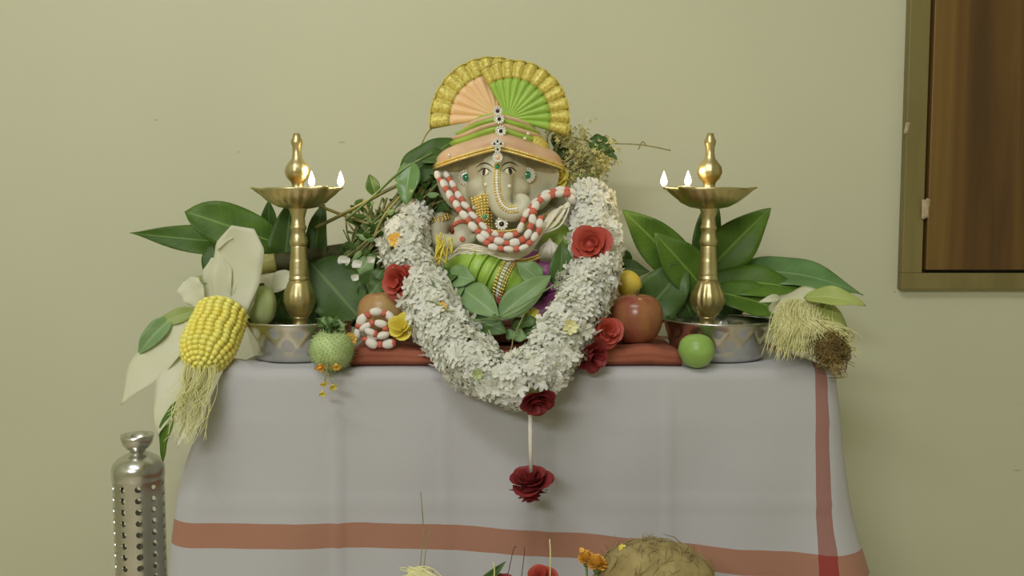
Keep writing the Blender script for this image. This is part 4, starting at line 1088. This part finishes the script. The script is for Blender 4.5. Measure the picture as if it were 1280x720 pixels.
hl((562, 196, 1.27), (520, 200, 1.25), 24, 'beld', 'small leaf beneath the broad dark leaf near the turban', nrm=(0, -1, .5), seed=63, shape='bel')
hl((470, 245, 1.25), (462, 218, 1.252), 18, 'beld', 'small folded leaf on the upper side of the herbs', nrm=(0, -1, .2), seed=64, fold=.5)
# greenery low behind the spiny pod and fruit
for i, (b, t, w_, mt, lab) in enumerate((((452, 372, 1.225), (480, 335, 1.23), 36, 'beld', 'grey green leaf behind the yellow red fruit'), ((440, 350, 1.235), (470, 318, 1.24), 30, 'bel', 'pale leaf under the tiny white flowers'), ((478, 350, 1.22), (462, 370, 1.205), 28, 'beld', 'leaf drooping between herbs and the fruit'), ((415, 345, 1.245), (438, 322, 1.245), 24, 'mango2', 'dark leaf beside the dark end of the cut cane'))):
    hl(b, t, w_, mt, lab, seed=70 + i, shape='bel', nrm=(rnd.uniform(-.3, .3), -1, .4), wave=.1)
# feathery seed heads at the other shoulder
sh = thing('seed_herb', 'feathery herb with tiny pale seed heads behind the turban', 'herbs', W(690, 255, 1.31)); rnd = random.Random(4)
mb = MB()
for i in range(34):
    ex, ey = 690 + rnd.uniform(0, 70), 168 + rnd.uniform(-8, 66)
    if ex > 735: ey = min(ey, 215)
    Yq = 1.3 + rnd.uniform(-.03, .03)
    p = [W(*q) for q in crv([(672, 250, 1.315), (682 + rnd.uniform(-6, 8), 220, 1.31), (ex - 10, ey + 10, Yq), (ex, ey, Yq)], 5)]
    m2 = MB(); m2.tube(p, [.0012] * len(p), 5); build('stem', m2, M[rnd.choice(('stemgreen', 'stemdry'))], sh)
    for q in range(40):
        o = V((rnd.gauss(0, .008), rnd.gauss(0, .008), rnd.gauss(0, .009)))
        c = W(ex, ey, Yq) + o; d = V((rnd.uniform(-1, 1), rnd.uniform(-1, .3), rnd.uniform(-1, 1))).normalized()
        R_ = frame(d); k = rnd.uniform(.0024, .0046)
        for e in range(4):
            a = e * PI / 2; u = R_ @ V((math.cos(a), math.sin(a), .4)); s = R_ @ V((-math.sin(a), math.cos(a), 0))
            mb.add([c, c + u * k * .6 + s * k * .35, c + u * k * 1.2, c + u * k * .6 - s * k * .35], [(0, 1, 2, 3)])
build('seed_florets', mb, M['herbfloret'], sh, kind='stuff', recalc=False)
for pts in ([(702, 168, 1.31), (745, 178, 1.31), (800, 181, 1.315), (838, 188, 1.32)], [(798, 187, 1.315), (803, 177, 1.315), (808, 182, 1.315)], [(742, 238, 1.3), (756, 239, 1.3), (768, 239, 1.3)], [(705, 208, 1.3), (735, 198, 1.29), (766, 195, 1.29)], [(548, 155, 1.31), (535, 165, 1.315), (527, 180, 1.32)]):
    p = [W(*q) for q in crv(pts, 6)]; m2 = MB(); m2.tube(p, .0011, 5); build('twig', m2, M['stemdry'], sh if pts[0][0] > 600 else hb)
for (b, t, w_) in (((736, 176, 1.295), (768, 190, 1.285), 20), ((742, 170, 1.295), (764, 184, 1.29), 12), ((758, 188, 1.285), (772, 200, 1.28), 7), ((690, 200, 1.3), (716, 186, 1.29), 16), ((700, 186, 1.305), (690, 168, 1.3), 14)):
    leaf('leaflet', b, t, w_, 'mango2', None, None, sh, shape='bel', wave=.15, seed=b[0])

# ================================================================== cut cane and fruit
cane = thing('cut_cane', 'thick cut cane with pale end and dark bark lying behind the lamp', 'cane', W(380, 345, 1.25))
p, r_ = wc([(312, 334, 1.235, 12.5), (326, 331, 1.24, 12.5), (345, 328, 1.245, 12)], 4); mb = MB(); mb.tube(p, r_, 18); build('pale_end', mb, M['cane'], cane)
p, r_ = wc([(343, 329, 1.245, 11.5), (375, 324, 1.262, 12.5), (390, 321, 1.27, 11), (424, 317, 1.285, 12), (458, 312, 1.3, 11.5)], 6); mb = MB(); mb.tube(p, r_, 18); build('bark', mb, M['bark'], cane)
leaf('pale_leaf', (352, 345, 1.235), (322, 366, 1.23), 22, 'husk', 'pale torn leaf scrap under the cut cane', None, shape='bel', seed=81)
leaf('pale_leaf', (364, 340, 1.228), (340, 366, 1.215), 26, 'husk', 'pale torn leaf scrap beside the lamp stem', None, shape='bel', seed=82)

def apple(name, px, py, Y, rad, mt, label, cat='apple', tall=.95, stalk=True):
    k = S(rad, Y); c = W(px, py, Y); root = thing(name, label, cat, c - V((0, 0, k * tall)))
    prof = [(0, -.80), (.16, -.86), (.34, -.94), (.56, -.90), (.78, -.68), (.93, -.36), (1.0, 0), (.98, .32), (.88, .62), (.68, .84), (.46, .94), (.28, .90), (.14, .78), (0, .68)]
    pr = crv(prof, 3); mb = MB(); mb.lathe([(max(0, r_) * k, z_ * k * tall) for r_, z_ in pr], c, 32, lambda a, r_, z_: (r_ * (1 + .018 * math.cos(5 * a)), z_))
    build('flesh', mb, M[mt], root)
    if stalk:
        mb = MB(); q = c + V((0, 0, k * .66 * tall)); mb.tube([q, q + V((.001, 0, .008)), q + V((.003, -.001, .016))], [.0016, .0012, .0018], 7); build('stalk', mb, M['stalk'], root)
    return root
apple('apple', 795, 398, 1.165, 33, 'apple', 'round red brown apple with a short stalk beside the bowl')
apple('apple', 478, 394, 1.175, 31, 'fruit', 'orange and yellow apple half hidden behind the cotton coil', stalk=False)
# green fruit in front of the bowl, egg shaped and slightly tilted
k = S(22.5, 1.104); c = V((W(871, 425, 1.104).x, 1.104, ZT + k * .95))
gf = thing('green_fruit', 'smooth light green fruit in front of the steel bowl', 'fruit', c - V((0, 0, k * .95)))
mb = MB(); mb.lathe([(max(0, a) * k, b * k * .95) for a, b in crv([(0, -1), (.35, -.95), (.72, -.7), (.97, -.2), (1, .15), (.86, .6), (.55, .88), (.2, .97), (0, .93)], 3)], c, 28, lambda a, r_, z_: (r_ * (1 + .02 * math.sin(3 * a)), z_)); build('flesh', mb, M['greenfruit'], gf)
p = c + V((.010, -k * .62, k * .55)); mb = MB(); mb.ball(p, (.0028, .0028, .0012), 8, 5, frame((.3, -.7, .6))); build('blossom_end', mb, M['stalk'], gf)
# pale round fruit behind the bowl rim by the corn
k = S(24, 1.262); c = V((W(328, 384, 1.198).x, 1.194, W(328, 381, 1.198).z))
pf = thing('pale_fruit', 'pale green rounded fruit resting in the bowl near the cut cane', 'fruit', c - V((0, 0, .03)))
k = .0205
mb = MB(); mb.lathe([(max(0, a) * k, b * k * 1.4) for a, b in crv([(0, -1), (.4, -.95), (.8, -.65), (1, -.1), (.95, .35), (.7, .72), (.3, .95), (0, 1)], 3)], c, 26, lambda a, r_, z_: (r_ * (1 + .04 * math.cos(6 * a)), z_)); build('flesh', mb, M['palefruit'], pf)
mb = MB(); mb.lathe([(.003, k * 1.34), (.005, k * 1.42), (.004, k * 1.52), (0, k * 1.5)], c, 10); build('blossom_end', mb, M['stalk'], pf)
# cream coloured fruit behind the apple, the lemon rests on it
kk = .033; cc_ = V((W(781, 360, 1.235).x, 1.24, ZR + kk * .95 + .001)); hf = thing('cream_fruit', 'cream coloured round fruit under the lemon', 'fruit', cc_ - V((0, 0, kk * .95)))
mb = MB(); mb.lathe([(max(0, a) * kk, b * kk * .95) for a, b in crv([(0, -1), (.35, -.96), (.74, -.7), (.98, -.2), (.98, .25), (.78, .66), (.4, .92), (0, .96)], 3)], cc_, 24, lambda a, r_, z_: (r_ * (1 + .02 * math.cos(5 * a)), z_)); build('flesh', mb, M['cream'], hf)
mb = MB(); mb.tube([cc_ + V((.012, .012, kk * .8)), cc_ + V((.016, .016, kk * 1.1))], .0014, 6); build('stalk', mb, M['stalk'], hf)
# lemon
k = S(16.5, 1.225); c = W(784, 354, 1.225); R_ = Matrix.Rotation(1.75, 3, 'Y')
mb = MB(); 
pr = crv([(0, -1.16), (.10, -1.13), (.36, -1.0), (.62, -.82), (.9, -.42), (1, 0), (.9, .42), (.62, .82), (.36, 1.0), (.10, 1.13), (0, 1.16)], 3)
mb.lathe([(max(0, a) * k, b * k) for a, b in pr], (0, 0, 0), 24); mb.v = [R_ @ q + c for q in mb.v]
build('lemon', mb, M['lemon'], label='yellow lemon peeping out between the garland and the apple', cat='lemon')

# spiny green pod with wilted calyx and yellow blossoms
c = W(415, 431, 1.092); k = S(27, 1.092); c.z = ZT + k * .92
pod = thing('spiny_pod', 'hairy green seed pod with a wilted leafy top beside the bowl', 'pod', c - V((0, 0, k * .92)))
mb = MB(); mb.ball(c, (k, k, k * .95), 24, 16); build('pod_body', mb, M['spiny'], pod)
mb = MB(); rnd = random.Random(9)
for i in range(420):
    z_ = 1 - 2 * (i + .5) / 420; a = i * 2.39996; d = V((math.sqrt(1 - z_ * z_) * math.cos(a), math.sqrt(1 - z_ * z_) * math.sin(a), z_))
    b_ = c + d * k * .96; t_ = b_ + (d + V((rnd.uniform(-.3, .3), rnd.uniform(-.3, .3), rnd.uniform(-.5, .1)))).normalized() * k * rnd.uniform(.14, .26)
    s_ = d.orthogonal().normalized() * .0009; u_ = d.cross(s_)
    mb.add([b_ + s_, b_ - s_ * .5 + u_, b_ - s_ * .5 - u_, t_], [(0, 1, 3), (1, 2, 3), (2, 0, 3)])
build('spines', mb, M['spiny'], pod, kind='stuff', recalc=False)
for i in range(6):
    a = i * 1.05; d = V((math.cos(a), math.sin(a), 0)); q = c + V((0, 0, k * .85))
    mb = leaf_mb(q, q + d * k * rnd.uniform(.5, .9) + V((0, 0, k * rnd.uniform(.3, .8))), k * .7, nrm=(-d.x * .5, -1, 1), shape='bel', n=8, wave=.28, seed=i * 3, fold=.3); build('calyx_leaf', mb, M['beld' if i % 2 else 'bel'], pod, solid=.0004, recalc=False)
bl = [(400, 456, 1.066, 9), (420, 455, 1.064, 8), (405, 478, 1.056, 6), (403, 489, 1.055, 7), (416, 481, 1.056, 7)]
for i, (x, y, Y, r_) in enumerate(bl): smallflower(x, y, Y, r_, 'orange' if i < 2 else 'yellow', (.2, -.6, -.8), parent=pod, seed=50 + i, np_=6, cup=.9, name='yellow_blossom')
p = [W(*q) for q in crv([(410, 452, 1.068), (408, 466, 1.06), (405, 480, 1.058)], 5)]; mb = MB(); mb.tube(p, .0011, 6); build('blossom_stalk', mb, M['stemdry'], pod)
p = [W(*q) for q in crv([(409, 466, 1.06), (413, 474, 1.058), (416, 480, 1.057)], 4)]; mb = MB(); mb.tube(p, .0009, 6); build('blossom_stalk', mb, M['stemdry'], pod)
smallflower(437, 424, 1.095, 9, 'orange', (.6, -.8, .2), parent=pod, seed=58, np_=6, name='orange_blossom')

# ================================================================== corn
# ---- bared cob with kernels
A, B = W(279, 390, 1.150), W(250, 458, 1.072); ax = (B - A); L = ax.length; ax.normalize(); R_ = frame(ax, up=(0, -1, 0))
corn = thing('corn_cob', 'bared yellow corn cob with pale husks pulled back', 'corn', V((A.x, A.y, ZT)))
def crad(t): return S(35, 1.1) * (1 - .05 * (1 - t)) * (1 if t < .55 else math.sqrt(max(0, 1 - ((t - .55) / .46) ** 2.2)))
mb = MB(); rows = []
for i in range(22):
    t = i / 21; rows.append([A + ax * L * t + R_ @ V((math.cos(2 * PI * k / 20), math.sin(2 * PI * k / 20), 0)) * crad(t) * .9 for k in range(20)])
mb.grid(rows, True); build('cob_core', mb, M['kernel'], corn)
mb = MB(); NR = 18
prof = [(q / 400, crad(q / 400)) for q in range(401)]; acc = .0; prev = prof[0]; ringsK = []
for q in prof[1:]:
    acc += math.hypot((q[0] - prev[0]) * L, q[1] - prev[1])
    if acc >= .0068:
        acc = 0; ringsK.append((q[0], q[1], (q[0] - prev[0]) * L, q[1] - prev[1]))
    prev = q
for i, (t, rr, dl, dr) in enumerate(ringsK):
    cnt = NR if rr > .017 else max(4, int(2 * PI * rr / .0075)); ln = math.hypot(dl, dr); ca, sa = dl / ln, -dr / ln
    for k in range(cnt):
        a = 2 * PI * (k + .12 * math.sin(i * 1.3)) / cnt
        d = R_ @ V((math.cos(a), math.sin(a), 0)); nn = (d * ca + ax * sa).normalized(); tt = (ax * ca - d * sa).normalized(); bb = tt.cross(nn)
        Q = Matrix((bb, tt, nn)).transposed(); ks = min(.0064, 2 * PI * rr / cnt * .56) * rnd.uniform(.9, 1.05)
        mb.ball(A + ax * L * t + d * rr * .93, (ks, .0041 * rnd.uniform(.9, 1.1), .0042), 7, 4, Q)
mb.ball(A + ax * L * .99, .006, 8, 5)
build('kernels', mb, M['kernel'], corn, kind='stuff')
def husk(b, t, wpx, **k):
    mb = leaf_mb(W(*b), W(*t), S(wpx, 1.13), shape=k.pop('shape', 'strap'), n=22, **k); build('husk_leaf', mb, M[k.get('mt', 'husk')], corn, solid=.0005, recalc=False)
husk((284, 404, 1.145), (304, 284, 1.165), 62, nrm=(.1, -1, .15), arch=-.06, fold=.12, wave=.03, seed=2)
husk((272, 398, 1.155), (272, 322, 1.165), 40, nrm=(-.2, -1, .1), arch=-.05, fold=.2, wave=.04, seed=5)
husk((296, 404, 1.155), (310, 345, 1.165), 30, nrm=(.2, -1, .2), arch=-.03, fold=.2, wave=.05, seed=6)
husk((252, 396, 1.125), (150, 506, 1.08), 58, nrm=(-.3, -1, .5), arch=.06, fold=.16, wave=.05, seed=3, shape='mango')
husk((250, 380, 1.15), (233, 350, 1.16), 34, nrm=(-.3, -1, .4), arch=.02, fold=.2, wave=.05, seed=4)
husk((243, 428, 1.10), (198, 545, 1.05), 44, nrm=(-.3, -1, .3), arch=.05, fold=.25, wave=.06, seed=7, shape='thin')
husk((262, 450, 1.09), (222, 560, 1.028), 34, nrm=(0, -1, .2), arch=.04, fold=.2, wave=.06, seed=8, shape='thin')
p = [W(*q) for q in crv([(292, 297, 1.165), (283, 302, 1.163), (272, 312, 1.16)], 5)]; mb = MB(); mb.tube(p, [.004] * (len(p) - 1) + [.0012], 7, flat=.4); build('husk_curl', mb, M['husk'], corn)
rnd = random.Random(6)
def silk(name, n, fn, rad, mt, par):
    mb = MB()
    for i in range(n):
        p = [W(*q) for q in crv(fn(), 5)]; mb.tube(p, [rad] * (len(p) - 1) + [rad * .4], 4, False)
    build(name, mb, M[mt], par, kind='stuff')
def s1():
    o = rnd.uniform(-1, 1); x = 252 + o * 20; l = rnd.uniform(40, 105)
    return [(x, 452 + rnd.uniform(-6, 4), 1.075), (x - 4 + rnd.uniform(-5, 5), 452 + l * .4, 1.055), (x - 12 + rnd.uniform(-8, 8), 452 + l * .75, 1.04), (x - 20 + rnd.uniform(-10, 10), 452 + l, 1.025)]
silk('corn_silk', 80, s1, .0004, 'silk', corn)
# ---- silky ear at the other corner
ear = thing('corn_ear', 'half husked corn ear with pale silk and a brown tuft over the cloth corner', 'corn', V((W(1010, 440, 1.12).x, 1.12, ZT)))
p, r_ = wc([(978, 392, 1.145, 18), (988, 397, 1.14, 29), (1005, 402, 1.135, 35), (1022, 408, 1.115, 34), (1036, 418, 1.098, 26), (1044, 428, 1.085, 12)], 6)
mb = MB(); mb.tube(p, r_, 24); build('ear_core', mb, M['huskgreen'], ear)
def ehusk(b, t, wpx, mt, **k):
    mb = leaf_mb(W(*b), W(*t), S(wpx, 1.13), n=20, **k); build('husk_leaf', mb, M[mt], ear, solid=.0005, recalc=False)
ehusk((960, 386, 1.15), (1050, 374, 1.09), 44, 'husk', nrm=(0, -.8, .9), arch=.16, fold=-.25, shape='mango', seed=1)
ehusk((1005, 372, 1.10), (1082, 382, 1.07), 26, 'huskgreen', nrm=(0, -1, .6), arch=.14, fold=.35, shape='mango', seed=2)
ehusk((975, 380, 1.13), (1062, 420, 1.085), 48, 'huskgreen', nrm=(.35, -.8, .7), arch=.16, fold=-.3, shape='mango', seed=3)
ehusk((965, 398, 1.13), (1040, 438, 1.08), 46, 'huskgreen', nrm=(-.1, -1, .0), arch=.16, fold=-.3, shape='mango', seed=4)
ehusk((975, 372, 1.14), (948, 378, 1.13), 10, 'husk', arch=.25, shape='mango', seed=5)
def s2():
    a = rnd.uniform(0, 1); x = 978 + 60 * a + rnd.uniform(-6, 6); y = 374 + 14 * abs(a - .3) + rnd.uniform(-3, 8)
    ex = x - 12 + 40 * a + rnd.uniform(-12, 12); ey = 428 + rnd.uniform(-14, 24) - 6 * a
    return [(x, y, 1.10 + rnd.uniform(-.004, .004)), (x - 6 + rnd.uniform(-8, 8), y + 18, 1.082 + rnd.uniform(-.006, .004)), ((x + ex) / 2 + rnd.uniform(-6, 6), (y + ey) / 2 + 8, 1.073), (ex, ey, 1.068 + rnd.uniform(-.006, .008))]
silk('corn_silk', 480, s2, .0004, 'silk', ear)
def s3():
    cx_, cy_ = 1040 + rnd.gauss(0, 7), 437 + rnd.gauss(0, 7); q = []
    for i in range(5): q.append((cx_ + rnd.uniform(-15, 15), cy_ + rnd.uniform(-12, 12), 1.075 + rnd.uniform(-.016, .014)))
    return q
silk('brown_silk', 420, s3, .0004, 'brownsilk', ear)
def s4():
    x = 1046 + rnd.uniform(-7, 7); return [(x - 4, 445, 1.07), (x + rnd.uniform(-4, 4), 456, 1.064), (x + rnd.uniform(-6, 6), 462 + rnd.uniform(0, 10), 1.062)]
silk('brown_silk_tail', 26, s4, .0006, 'brownsilk', ear)

# ================================================================== steel canister with punched holes
YB = 1.26; cx, cz = W(174.5, 640, YB).x, 0; k = S(1, YB)
def zz(py): return W(175, py, YB).z
can = thing('steel_canister', 'tall perforated steel canister with a cup shaped top beside the table', 'canister', (cx, YB, .30))
mb = MB(); mb.lathe([(0, zz(563)), (7 * k, zz(563)), (13 * k, zz(560)), (17.5 * k, zz(554.5)), (19.5 * k, zz(548)), (20 * k, zz(543)), (19 * k, zz(543)), (16 * k, zz(551)), (10 * k, zz(557)), (0, zz(559))], (cx, YB, 0), 40); build('cup_top', mb, M['steel'], can)
mb = MB(); mb.lathe([(0, zz(560)), (9 * k, zz(561)), (10 * k, zz(565)), (17 * k, zz(568)), (25 * k, zz(573)), (30 * k, zz(579)), (31.5 * k, zz(584)), (31.5 * k, zz(596)), (31 * k, zz(597))], (cx, YB, 0), 48); build('shoulder', mb, M['steel'], can)
NC, RP = 10, .0172; R0 = 30.5 * k; zt_ = zz(597); NRW = int((zt_ - .315) / RP); mb = MB(); lips = MB()
SUB = 4                                          # wall cell: square boundary of 16 points round a 16 sided hole
ob = [(-1 + 2 * q / 4, -1) for q in range(4)] + [(1, -1 + 2 * q / 4) for q in range(4)] + [(1 - 2 * q / 4, 1) for q in range(4)] + [(-1, 1 - 2 * q / 4) for q in range(4)]
for ci in range(NC):
    for ri in range(NRW):
        a0 = 2 * PI * ci / NC - .24; zc = zt_ - (ri + .5) * RP; hw = PI / NC
        def P(a, z_, r_): return (cx + r_ * math.sin(a), YB - r_ * math.cos(a), z_)
        out = [(a0 + u * hw, zc + v * RP / 2) for u, v in ob]
        hole = [(2 * PI * q / 16 - .75 * PI) for q in range(16)]
        ring_ = [(a0 + .0047 / R0 * math.cos(e), zc + .0047 * math.sin(e)) for e in hole]
        inn = [(a0 + .0041 / R0 * math.cos(e), zc + .0041 * math.sin(e)) for e in hole]
        mb.add([P(a, z_, R0) for a, z_ in out] + [P(a, z_, R0) for a, z_ in ring_], [(q, (q + 1) % 16, 16 + (q + 1) % 16, 16 + q) for q in range(16)])
        lips.add([P(a, z_, R0) for a, z_ in ring_] + [P(a, z_, R0 - .0016) for a, z_ in inn], [(q, (q + 1) % 16, 16 + (q + 1) % 16, 16 + q) for q in range(16)])
pw = build('perforated_wall', mb, M['steel'], can)
bm = bmesh.new(); bm.from_mesh(pw.data); bmesh.ops.remove_doubles(bm, verts=bm.verts, dist=1e-5); bmesh.ops.recalc_face_normals(bm, faces=bm.faces); bm.to_mesh(pw.data); bm.free()
build('hole_rims', lips, M['steel'], pw, kind='stuff')
mb = MB(); mb.lathe([(0, .30), (32 * k, .30), (32.5 * k, .304), (32 * k, zt_ - NRW * RP), (30 * k, zt_ - NRW * RP), (0, .306)], (cx, YB, 0), 40); build('foot', mb, M['steel'], can)
def stool(name, x0, x1, y0, y1, h, label):
    s = thing(name, label, 'stool', ((x0 + x1) / 2, (y0 + y1) / 2, 0))
    part_box('seat', (x0, y0, h - .025), (x1, y1, h), M['tablewood'], s, .003)
    for x in (x0 + .01, x1 - .045):
        for y in (y0 + .01, y1 - .045): part_box('leg', (x, y, 0), (x + .035, y + .035, h - .025), M['tablewood'], s, .002)
    part_box('stretcher', (x0 + .02, (y0 + y1) / 2 - .012, .12), (x1 - .02, (y0 + y1) / 2 + .012, .15), M['tablewood'], s, .002)
stool('side_stool', cx - .1, cx + .062, YB - .12, YB + .14, .2995, 'low wooden stool carrying the steel canister')
# ================================================================== offerings on the low stool in front
ZS = .50
stool('offering_stool', -.18, .36, .70, .99, ZS - .0005, 'low wooden stool in front of the table carrying the coconut')
kc = .060; c = V((W(815, 720, .95).x, .93, ZS + .0385))
coco = thing('coconut', 'husked coconut with loose fibres on the low stool', 'coconut', (c.x, c.y, ZS))
mb = MB(); rows = []
for i in range(25):
    ph = PI * (i + .01) / 24.02; row = []
    for q in range(32):
        a = 2 * PI * q / 32; d = V((math.sin(ph) * math.cos(a), math.sin(ph) * math.sin(a), -math.cos(ph)))
        n_ = 1 + .05 * noise.noise(d * 2.5) + .02 * noise.noise(V((d.x * 30, d.y * 30, d.z * 5)))
        row.append(c + V((d.x * kc * 1.12, d.y * kc * .9, d.z * .0405)) * n_)
    rows.append(row)
mb.grid(rows, True); build('husk_body', mb, M['coir'], coco)
rnd = random.Random(2); mb = MB()
for i in range(170):
    a = rnd.uniform(0, 2 * PI); el_ = rnd.uniform(-.1, 1.4); d = V((math.cos(el_) * math.cos(a), math.cos(el_) * math.sin(a), math.sin(el_)))
    p0 = c + V((d.x * kc * 1.1, d.y * kc * .9, d.z * .040)); tg = d.cross(V((rnd.uniform(-1, 1), rnd.uniform(-1, 1), rnd.uniform(-.3, .3)))).normalized(); l = rnd.uniform(.012, .03)
    mb.tube([p0, p0 + tg * l * .5 + d * l * .05, p0 + tg * l + d * l * rnd.uniform(-.25, .25)], [.0006, .0006, .0003], 4, False)
build('coir_fibres', mb, M['coir'], coco, kind='stuff')
smallrow = [W(908, 676, .93)]
rose(676, 716, .915, 20, (-.1, -.6, .8), 'rose2', label='red rose on the low stool beside the marigold', squash=1.2, seed=71, loc=V((W(676, 716, .93).x, .93, ZS + .035)))
rose(632, 722, .905, 20, (.2, -.6, .8), 'rose', label='flattened dark red rose on the low stool beside the green leaf', squash=.9, seed=72, loc=V((W(632, 716, .93).x, .93, ZS + .026)))
def marigold(px, py, Y, rad, label):
    c = W(px, py, Y); k = S(rad, Y); m_ = thing('marigold', label, 'flower', V((c.x, c.y, ZS))); rnd = random.Random(5); mb = MB()
    for i in range(70):
        t = i / 70; a = i * 2.4; el_ = 1.45 - 1.6 * t; d = V((math.cos(el_) * math.cos(a), math.cos(el_) * math.sin(a), math.sin(el_)))
        s = V((-math.sin(a), math.cos(a), 0)); up = s.cross(d) * -1
        l = k * rnd.uniform(.8, 1.05); w_ = k * .24
        mb.grid([[c + d * l * f + s * w_ * g_ * (j - 1) + up * k * .06 * (j != 1) for j in range(3)] for f, g_ in ((.25, .3), (.7, 1), (1, .8))])
    build('petals', mb, M['orange'], m_, kind='stuff', recalc=False)
    mb = MB(); mb.tube([c - V((0, 0, k * .5)), c + V((.002, .004, -(c.z - ZS) * .6)), V((c.x + .004, c.y + .006, ZS + .001))], .0014, 6); build('stem', mb, M['stemgreen'], m_)
    mb = MB(); mb.lathe([(0, c.z - k * .6), (k * .25, c.z - k * .55), (k * .4, c.z - k * .1), (k * .3, c.z + k * .3), (0, c.z + k * .4)], (c.x, c.y, 0), 12); build('calyx', mb, M['stemgreen'], m_)
marigold(733, 701, .93, 13, 'small orange yellow marigold leaning on the bigger one beside the coconut')
marigold(746, 708, .92, 15, 'bigger orange yellow marigold right beside the coconut')
smallflower(727, 688, .932, 4, 'orange', (0, -.6, .8), 'tiny withered orange bud above the marigolds', seed=81, name='withered_bud')
smallflower(778, 686, .93, 6, 'yellow', (0, -.6, .8), 'tiny yellow blossom caught in the coconut fibres', seed=82, name='tiny_blossom')
leaf('stool_leaf', (578, 766, .945), (632, 702, .935), 20, 'beld', 'rolled green leaf beside the roses on the low stool', nrm=(0, -1, .8), seed=91, fold=.7)
for i, (pts, lab, mt, r0) in enumerate((([(522, 752, .95), (527, 690, .985), (529, 660, 1.0), (526, 615, 1.005)], 'upright dry straw leaning on the striped cloth', 'stemdry', .0006), ([(526, 752, .95), (532, 690, .985), (538, 662, 1.0)], 'shorter dry straw leaning on the striped cloth', 'stemdry', .0006), ([(686, 768, .925), (688, 700, .925), (687, 674, .93)], 'pale straw standing behind the red rose', 'silk', .0008), ([(617, 768, .925), (618, 712, .925), (616, 703, .925)], 'short pale straw beside the rolled leaf', 'silk', .0009), ([(628, 752, .945), (641, 690, .955), (645, 684, .96)], 'fine dark twig behind the dark rose', 'stalk', .0005), ([(648, 752, .945), (655, 695, .955), (655, 684, .96)], 'second fine dark twig behind the roses', 'stalk', .0005))):
    p = [W(*q) for q in crv(pts, 5)]; mb = MB(); mb.tube(p, r0, 5); build('dry_straw', mb, M[mt], label=lab, cat='straw', group='dry straws on the low stool')
# pale root fibres at the stool edge
rnd = random.Random(15)
mb = MB()
for i in range(26):
    x = 522 + rnd.uniform(-5, 5); mb.tube([W(*q) for q in crv([(x, 758, .945), (x + rnd.uniform(-8, 8), 714, .955), (x + rnd.uniform(-20, 20), 708 + rnd.uniform(0, 8), .955), (x + rnd.uniform(-28, 28), 722, .95)], 4)], .0007, 4, False)
build('grass_roots', mb, M['silk'], label='tangle of pale fine roots below the striped cloth', cat='roots', kind='stuff')
